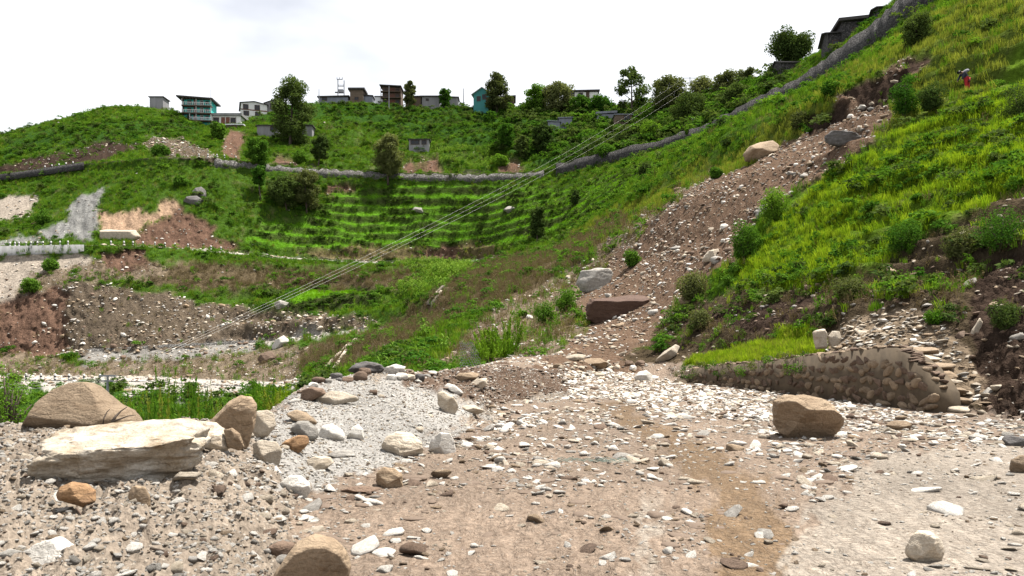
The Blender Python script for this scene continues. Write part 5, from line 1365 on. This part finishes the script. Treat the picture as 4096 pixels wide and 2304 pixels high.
def timber_house():
    y = 241; s = y / F; root = empty('timber_house', px(382.5, 105, y)); W = 18 * s; h = 6.2 * s
    MB().box((0, 0, -2), (W, 6, 3 * h)).build('wall', M_ADOBE, root)
    MB().hexa([(-.7, -1.6, 3*h - .1), (W + .4, -1.6, 3*h - .45), (W + .4, 6.4, 3*h - .2), (-.7, 6.4, 3*h + .2), (-.7, -1.6, 3*h + .12), (W + .4, -1.6, 3*h - .2), (W + .4, 6.4, 3*h + .05), (-.7, 6.4, 3*h + .45)]).build('roof', M_ROOF, root)
    for k in (1, 2):
        b = MB().box((-.4, -1.3, k*h - .12), (W + .3, -.003, k*h + .14)).build('balcony', M_WOOD, root)
        r = MB().box((-.38, -1.28, k*h + .75), (W + .28, -1.2, k*h + .86))
        for q in range(12): x = -.3 + q * (W + .5) / 11; r.box((x - .04, -1.26, k*h + .15), (x + .04, -1.21, k*h + .749))
        r.build('railing', M_WOOD, b)
    for k in range(3):
        for fx in (.42, .60): door(root, W * fx, k*h + .16, .9, h * .72, M_REDW)
        for fx in (.18, .84): win(root, W * fx, k*h + h * .5, .8, .8)
    for x in (-.3, W + .2): MB().box((x - .07, -1.2, -1.5), (x + .07, -1.06, 3*h - .5)).build('post', M_WOOD, root)
    tag(root, 'three storey brown timber house with open balconies on the ridge', 'house')
timber_house()
house('shed', 'brown adobe shed with a red cloth on the wall beside the grey green tree', 405.5, 421, 96.3, 106, 243, 4, M_ADOBE, M_ROOF, 'shed_l', .1, .3, doors=[(.55, .3, .7, 1.7)], cat='shed')
house('shed', 'open fronted shed half closed with white sheets', 422, 439.5, 95.8, 106, 242, 4, M_GREYW, M_ROOF, 'flat', .1, .4, [(.3, .62, .8, .6)], cat='shed')
house('shed', 'low grey wall shed right of the open fronted shed', 441, 458, 96.8, 106, 244, 4, M_GREYW, M_ROOF, 'shed_r', .12, .3, cat='shed')
house('teal_house', 'teal painted house with a pale gable roof on the ridge', 473.5, 491, 88.2, 105, 236, 8, M_TEAL2, M_TARP, 'gable_front', .34, .6, [(.3, .36, .9, 1.2), (.62, .45, .9, 1.2)], [(.82, .1, 1.0, 2.0, M_WOOD)], rz=-.15)
house('stone_house', 'brown stone house with dark gable right of the slender tree', 502, 514.5, 96.4, 107, 238, 6, M_ADOBE, M_ROOF, 'shed_l', .15, .4, [(.6, .35, .9, .9)])
house('white_house', 'long white house with dark roof and small windows behind dense trees', 566, 598, 90.6, 102, 232, 6, M_WHITE, M_ROOF, 'shed_l', .12, .5, [(.2, .62, 1.0, 1.2), (.46, .60, 1.0, 1.2)], [(.68, .9, 1.0, 2.1, M_WOOD)])
house('shed', 'tin roofed shed at the terrace edge by the dark oval tree', 548, 560, 121, 128, None, 4, M_TIN, M_TIN, 'shed_r', .14, .3, cat='shed')
house('shed', 'small bluish tin shed behind the terrace edge shed', 559, 572, 117.5, 124, None, 3.5, M_TIN, M_TIN, 'shed_l', .14, .3, cat='shed')
house('shed', 'large grey sheet roof shelter under the ridge trees, left of two', 597, 616, 112, 119, None, 5, M_TIN, M_TIN, 'shed_l', .3, .3, cat='shed')
house('shed', 'brown hut with pale tin front under the wires, right of two', 615, 632, 114, 122, None, 4, M_ADOBE, M_TIN, 'flat', .12, .3, [(.7, .5, 1.3, 1.2)], cat='hut')
house('shed', 'low white hut on the terrace above the olive tree', 409, 429, 139, 144.5, None, 3, M_GREYW, M_ROOF, 'flat', .14, .3, [(.3, .4, 2.0, .9), (.75, .4, 1.0, .9)], cat='hut')
house('shed', 'roadside shack with whitewashed panels left of the ragged tall tree', 257, 279, 125, 131, None, 3, M_GREYW, M_ROOF, 'flat', .16, .3, [(.75, .4, 1.4, 1.0)], cat='hut')
house('shed', 'grey hut right behind the trunk of the ragged tall tree', 302, 312, 125, 131.5, None, 3, M_GREYW, M_ROOF, 'shed_r', .16, .3, cat='hut')
house('shed', 'dark shelter hung with white tarpaulin below the low white house', 226, 243, 124, 131, 216, 3, M_WOOD, M_TARP, 'flat', .14, .2, [(.2, .4, 1.3, 1.0)], cat='shed')
house('stone_house', 'ruined stone house under the round crowned tree', 781, 806, 56, 82, 146, 6, M_DSTONE, M_ROOF, 'gable_side', .25, .3, [(.6, .5, .8, .9)])
house('stone_house', 'dark stone house with stepped slate roof on the steep skyline, lower of two', 828, 848, 27, 58, 128, 6, M_DSTONE, M_ROOF, 'gable_side', .2, .5, [(.35, .45, .7, .9)], rz=-.2)
house('stone_house', 'dark stone house with long eaves on the steep skyline, upper of two', 842, 868, 19, 44, 127, 6, M_DSTONE, M_ROOF, 'shed_l', .12, .6, [(.5, .5, .8, .8)], rz=-.15)
house('stone_house', 'slate roof peeping over the grassy skyline at the top of the hill', 879, 900, 2, 24, 118, 6, M_DSTONE, M_ROOF, 'gable_side', .25, .5, rz=-.2)
house('shed', 'pale hut in the shade of the willow like tree', 727, 741, 88, 99, 172, 4, M_GREYW, M_TARP, 'shed_r', .14, .3, cat='hut')
def teal_balcony_house():
    y = 221; s = y / F; root = empty('turquoise_house', px(184, 121.5, y), .10); W = 26 * s; h = 7.4 * s; D = 6
    MB().box((0, 0, -2.5), (W, D, 3 * h)).build('wall', M_TEAL, root)
    MB().box((-.35, -.3, -2.5), (-.003, D, 3 * h - .01)).build('side_wall', M_DSTONE, root)
    MB().hexa([(-1.6, -1.9, 3*h + .25), (W + .9, -1.9, 3*h - .2), (W + .9, D + 1, 3*h + .2), (-1.6, D + 1, 3*h + .5), (-1.6, -1.9, 3*h + .6), (W + .9, -1.9, 3*h + .1), (W + .9, D + 1, 3*h + .6), (-1.6, D + 1, 3*h + 1.3)]).build('roof', M_ROOF, root)
    for q in range(9): x = .2 + q * (W - .4) / 8; MB().box((x - .18, -1.7, 3*h - .12), (x + .18, -.1, 3*h + .02)).build('eave_beam', M_ADOBE, root)
    for k in range(3):
        b = MB().box((-.3 if k else .9, -1.5, k*h - .14), (W + .5, -.003, k*h + .14)).build('balcony', M_WOOD, root)
        x0, x1 = (-.25 if k else 1.8), W + .42
        r = MB().box((x0, -1.46, k*h + .86), (x1, -1.38, k*h + .96))
        for q in range(17): x = x0 + .05 + q * (x1 - x0 - .1) / 16; r.box((x - .05, -1.45, k*h + .145), (x + .05, -1.39, k*h + .858))
        r.build('railing', M_WHITE if k else M_TARP, b)
        for x in (x0 + .06, W * .5, x1 - .06): MB().box((x - .06, -1.36, k*h + .145), (x + .06, -1.24, (k+1)*h - .16)).build('post', M_WHITE, root)
    for k in range(3):
        door(root, W * .42, k*h + .16, .9, 1.75, M_REDW); win(root, W * .20, k*h + 1.25, .9, .8); win(root, W * .66, k*h + 1.2, .7, 1.1, fm=M_WHITE); win(root, W * .86, k*h + 1.3, .7, .6)
    MB().tube([(W - .3, 1, 3*h), (W - .3, 1, 3*h + 3.2)], .05).build('antenna', M_STEEL, root)
    tag(root, 'turquoise three storey house with white balcony railings and dark roof', 'house')
teal_balcony_house()

# ------------------------------------------------------------------ poles, transformer, wires
def pole(label, u, vt, vb, y, rad=.1, arms=()):
    p = px(u, vb, y); H = (vb - vt) * y / F; root = empty('utility_pole', p)
    MB().tube([(0, 0, -.8), (0, 0, H)], [rad * 1.25, rad * .8], 8).build('shaft', M_STEEL, root)
    for z, w in arms: MB().box((-w/2, -.06, H - z), (w/2, .06, H - z + .12)).build('crossarm', M_STEEL, root)
    tag(root, label, 'pole'); return root
pole('thin pole left of the tin lean-to shed', 319, 89, 103, 242, .12)
pole('pale pole standing in front of the three storey timber house', 389, 86.2, 111, 236, .13)
pole('short pole behind the bushes left of the teal gabled house', 463.5, 88.5, 104, 240, .12)
pole('slim pole with crossarm where the power wires reach the ridge grove', 690, 77, 112, 186, .12, ((.3, 3.6),))
pl = pole('dark wooden pole with crossarm behind the huge flat boulder', 107.6, 375, 400, 60, .10, ((.12, 1.2), (.5, .9)))
tr = empty('transformer_frame', px(341, 98, 244))
s = 244 / F
for dx, H in ((-3.1 * s, 19 * s), (3.1 * s, 17.5 * s)): MB().tube([(dx, 0, -1.5), (dx, 0, H)], .14, 8).build('post', M_STEEL, tr)
for z in (18.3, 11.5, 4.6): MB().box((-4.2 * s if z > 18 else -3.4 * s, -.09, z * s), (1.6 * s if z > 18 else 3.4 * s, .09, z * s + .2)).build('crossarm', M_STEEL, tr)
for z, xs in ((18.3, (-4, -1.6, 1.3)), (11.5, (-2, 0, 2))):
    for x in xs: MB().tube([(x * s, 0, z * s + .2), (x * s, 0, z * s + .75)], [.09, .06], 6).build('insulator', M_BLACK, tr)
MB().box((-.7, -.5, 5.3 * s + .02), (.7, .5, 8.3 * s)).build('transformer_tank', M_STEEL, tr)
MB().box((-6.0 * s, -.4, 5.2 * s), (-3.6 * s, .4, 6.0 * s)).build('switch_box', M_GREYW, tr)
tag(tr, 'two legged transformer frame with crossarms on the ridge', 'transformer')
def wire(label, a, b, sag, rad=.022, n=26, group=None):
    a, b = Vector(a), Vector(b); c = a.copy(); pts = []
    for i in range(n + 1):
        t = i / n; p = a.lerp(b, t); p.z -= sag * 4 * t * (1 - t); pts.append(p - c)
    ob = MB().tube(pts, rad, 5).build('power_wire', M_WIRE, None, True); ob.location = c
    tag(ob, label, 'wire', group)
for i in range(3):
    wire(('upper', 'middle', 'lowest')[i] + ' of three power wires crossing from the lower pole to the ridge grove', px(107 + i * 1.2, 376.6 + i * 1.4, 60), px(683 + i * 7, 78.5 + i * 2.2, 186), 2.2, .009)
    wire(('upper', 'middle', 'lowest')[i] + ' of three wires running left from the dark wooden pole', px(107 + i * 1.2, 376.6 + i * 1.4, 60), px(-120, 387 + i * 5, 52), .25, .009)
wire('thin sagging cable from the turquoise house to the white two storey house', px(207, 96, 221), px(243, 112, 236), .5, .02)
nb = empty('notice_board', px(693, 127, 158))
MB().box((-.42, -.04, .5), (.42, .04, 1.9)).build('board', M_WHITE, nb)
for x in (-.3, .3): MB().box((x - .03, -.03, -.5), (x + .03, .03, .498)).build('post', M_STEEL, nb)
tag(nb, 'white notice board on a post beside the ridge road', 'sign')

# stone lined drain running down the slope, two kerbs with a channel between
def drain(label, left, right, w):
    root = empty('drain_channel', ground(*left[0], 5))
    for side in (left, right):
        pts = [ground(u, v, 5) for u, v in side]; m = MB()
        for a, b in zip(pts[:-1], pts[1:]):
            a, b = a - root.location, b - root.location; d = (b - a); sx = Vector((w, 0, 0))
            m.hexa([a - sx + Vector((0,0,-.5)), a + sx + Vector((0,0,-.5)), b + sx + Vector((0,0,-.5)), b - sx + Vector((0,0,-.5)), a - sx + Vector((0,0,.35)), a + sx + Vector((0,0,.35)), b + sx + Vector((0,0,.35)), b - sx + Vector((0,0,.35))])
        m.build('kerb', ST['cream'], root)
    bed = MB(); L_ = [ground(u, v, 5) - root.location for u, v in left]; R_ = [ground(u, v, 5) - root.location for u, v in right]
    for i in range(min(len(L_), len(R_)) - 1): bed.poly([L_[i] + Vector((0,0,.06)), R_[i] + Vector((0,0,.06)), R_[i+1] + Vector((0,0,.06)), L_[i+1] + Vector((0,0,.06))])
    bed.build('channel_bed', ST['dark'], root)
    tag(root, label, 'drain')
drain('stone edged drain running down the weedy slope to the mound', [(326,369),(333,362),(341,354),(348,347),(356,341)], [(334,371),(340,362),(346,353),(351,346),(360,341)], .16)
drain('upper stretch of stone edged drain below the maize patch', [(427,305),(432,300),(437,294),(443,288)], [(432,305),(437,299),(441,293),(447,286)], .14)
# ------------------------------------------------------------------ wire mesh left over from burst gabions
def mesh_curtain(label, u0, u1, v0, v1, y, rad, cols, rowsn, bulge, seed=1, slump=0.0):
    r = random.Random(seed); b = px((u0 + u1) / 2, v1, y); root = None; m = MB()
    W = (u1 - u0) * y / F; H = (v1 - v0) * y / F
    def P(a, c):      # a across 0..1, c up 0..1
        pinch = 1 - .45 * c * c if not slump else 1
        x = (a - .5) * W * pinch + .12 * W * math.sin(c * 4) ; yy = bulge * math.sin(a * 3.1 + c * 2) - .25 * c + slump * (1 - c)
        return Vector((x, yy, c * H * (1 - slump * .5) + .03 * math.sin(a * 9 + c * 7)))
    for j in range(cols):
        for q in (0, 1):      # zig-zag strands that meet into hexagons
            pts = []
            for i in range(rowsn + 1):
                off = .5 if (i % 4 in (1, 2)) else 0
                aa = (j + (off if q == 0 else 1 - off)) / cols
                pts.append(P(aa, i / rowsn))
            m.tube(pts, rad, 3)
    o = m.build('wire_mesh', M_STEEL, None); o.location = b; tag(o, label, 'wire mesh'); return o
mesh_curtain('curtain of hexagonal gabion wire hanging up at the mound crest', 457, 479, 342, 374, 34, .011, 8, 24, .12, 1)
mesh_curtain('crumpled gabion wire lying over the rocks of the mound crest', 360, 400, 364, 378, 26, .006, 12, 12, .2, 2, .5)
mesh_curtain('torn gabion wire in the side of the brown earth mound', 478, 500, 384, 402, 22.5, .005, 8, 14, .15, 3, .4)
# leafy creepers hanging over the wall edge
for i, u in enumerate((683, 694, 706, 718, 732, 746, 760, 774, 788, 801)):
    y = float(np.interp(u, fu, fy)); zt = float(np.interp(u, fu, ft)); r = np.random.default_rng(1300 + i)
    x = (u - 512) / F * y; root = empty('creeper', (x + WN[0] * .05, y + WN[1] * .05, zt)); st = MB(); cl = []
    for k in range(6):
        e = np.array([r.uniform(-.35, .2), r.uniform(-.6, .6), r.uniform(-.45, .16)]); st.tube([(.1, 0, .02), e * .5 + [0, 0, .14], e], [.012, .009, .004], 4); cl.append((e, r.uniform(.12, .2)))
    st.build('stems', BARK, root, True); crown_mesh('foliage', r, cl, 420, .03, 'bush' if i % 2 else 'olive', root)
    tag(root, 'leafy creeper hanging over the wall edge below the rice patch', 'creeper', 'creepers along the wall edge')
# ------------------------------------------------------------------ dead branches and roots
def branch(label, pts, y, rad, matn='wood', group=None):
    P = [px(u, v, y + dy) for u, v, dy in pts]; c = P[0].copy()
    m = MB().tube([p - c for p in P], [rad * (1 - .75 * i / (len(P) - 1)) for i in range(len(P))], 6)
    o = m.build('dead_branch', BARK if matn == 'bark' else M_WOOD, None, True); o.location = c; tag(o, label, 'branch', group); return o
branch('bare root curling up beside the triangular boulder', [(112,422,0),(116,416,.05),(121,411,.1),(127,407,.1)], 8.9, .018, 'bark')
branch('second bare root beside the triangular boulder pointing left', [(103,424,0),(104,418,0),(107,412,.05),(110,409,.05)], 8.9, .012, 'bark')
branch('thin root stretching right from the triangular boulder', [(112,422,0),(120,419,0),(128,416,.05),(136,415,.05)], 8.8, .014, 'bark')
branch('dark twig lying on the rubble of the left bank', [(150,548,0),(168,552,.05),(186,556,.1),(202,560,.12)], 5.2, .010, 'bark')
branch('forked pale twig hanging over the bank stones', [(200,562,0),(212,560,0),(219,568,-.05),(222,580,-.1)], 5.1, .008)
branch('short stick poking from the bank under the flat boulder', [(76,508,0),(82,516,0),(88,530,-.05),(90,540,-.05)], 6.0, .008)
branch('thin stick standing in the mud at the middle of the road', [(528,473,0),(528,466,0),(528.6,457,0)], 10.4, .009)
branch('dark root lying among bank stones near the whitish slab', [(120,562,0),(140,566,.05),(160,572,.05)], 5.0, .009, 'bark')
# ------------------------------------------------------------------ crumpled green net in the mud
net = MB(); rn = random.Random(3)
for k in range(46):
    x = rn.uniform(-.45, .45); yv = rn.uniform(-.12, .12); a = rn.uniform(-.7, .7); L_ = rn.uniform(.08, .2)
    net.tube([(x, yv, .012), (x + L_ * .5, yv + a * .05, .03 + rn.uniform(0, .03)), (x + L_, yv + a * .1, .012)], .003, 3)
g = ground(588, 462); no = net.build('torn_net', simple_mat('grey green net', (.10, .13, .11), .8, .2), None); no.location = g
tag(no, 'scrap of grey green torn net lying in the mud', 'net')
# ------------------------------------------------------------------ the person working on the slope
M_JACK = simple_mat('dark blue jacket', (.028, .030, .045), .9, .25, 8.0)
M_RED = simple_mat('red trousers', (.30, .018, .022), .9, .2, 8.0)
M_SKIN = simple_mat('skin', (.22, .12, .075), .6, .1, 8.0)
M_HAIR = simple_mat('black hair', (.012, .011, .011), .6, .2, 8.0)
M_BAG = simple_mat('pale sack', (.15, .15, .17), .9, .2, 6.0)
def skin_mesh(name, verts, edges, radii, root_i, mat, parent, levels=2):
    me = bpy.data.meshes.new(name); me.from_pydata(verts, edges, []); me.update()
    o = new_obj(name, me, parent, mat)
    sk = o.modifiers.new('skin', 'SKIN'); sk.use_smooth_shade = True
    for i, r in enumerate(radii):
        sv = me.skin_vertices[0].data[i]; sv.radius = (r, r) if not hasattr(r, '__len__') else r; sv.use_root = (i == root_i)
    ss_ = o.modifiers.new('sub', 'SUBSURF'); ss_.levels = levels; ss_.render_levels = levels
    return o
pg = ground(967, 91.5, 6)
person = empty('person', pg)
# stooping to the left: hips high, back bent over, arms hanging, feet apart
hip = (0, 0, .86); chest = (-.26, .04, 1.24); neck = (-.38, .03, 1.30); head = (-.50, .01, 1.27); hc = (-.56, -.01, 1.22)
bv = [hip, (-.12, .02, 1.06), chest, neck, head, hc,
      (-.09, -.10, .80), (-.13, -.12, .44), (-.10, -.13, .07), (-.22, -.16, .03),
      (.10, .09, .80), (.14, .12, .44), (.20, .13, .07), (.09, .10, .03),
      (-.28, -.17, 1.22), (-.36, -.22, .95), (-.46, -.20, .74), (-.49, -.20, .66),
      (-.30, .22, 1.20), (-.40, .26, .95), (-.50, .24, .76), (-.53, .24, .68)]
be = [(0,1),(1,2),(2,3),(3,4),(4,5),(0,6),(6,7),(7,8),(8,9),(0,10),(10,11),(11,12),(12,13),(2,14),(14,15),(15,16),(16,17),(2,18),(18,19),(19,20),(20,21)]
br = [.13,.125,.14,.055,.095,.085,.085,.058,.040,.035,.085,.058,.040,.035,.058,.040,.030,.024,.058,.040,.030,.024]
skin_mesh('body', bv, be, br, 0, M_SKIN, person)
jv = [bv[i] for i in (0, 1, 2, 14, 15, 16, 18, 19, 20)] + [(.02, 0, .62)]
skin_mesh('jacket', jv, [(0,1),(1,2),(2,3),(3,4),(4,5),(2,6),(6,7),(7,8),(0,9)], [.19,.19,.20,.08,.065,.055,.08,.065,.055,.20], 0, M_JACK, person)
tv = [(0, 0, .84), bv[6], bv[7], bv[8], bv[10], bv[11], bv[12]]
skin_mesh('trousers', tv, [(0,1),(1,2),(2,3),(0,4),(4,5),(5,6)], [.16,.125,.10,.075,.125,.10,.075], 0, M_RED, person)
skin_mesh('hair', [(-.47, .01, 1.31), (-.53, 0, 1.30), (-.59, -.01, 1.26)], [(0,1),(1,2)], [.09,.095,.075], 1, M_HAIR, person)
tag(person, 'person in dark jacket and red trousers stooping on the stony slope', 'person')
v_, f_ = rock_shape(990, 3, 3, (.7, .9), .05, .15); sm = mesh_np('sack', v_, f_, True)
sk_ = new_obj('sack', sm, None, M_BAG); sk_.location = Vector(pg) + Vector((-.06, .05, 1.36)); sk_.scale = (.52, .34, .24); sk_.rotation_euler = (0, -.5, .2)
tag(sk_, 'pale sack on the back of the stooping person', 'sack')
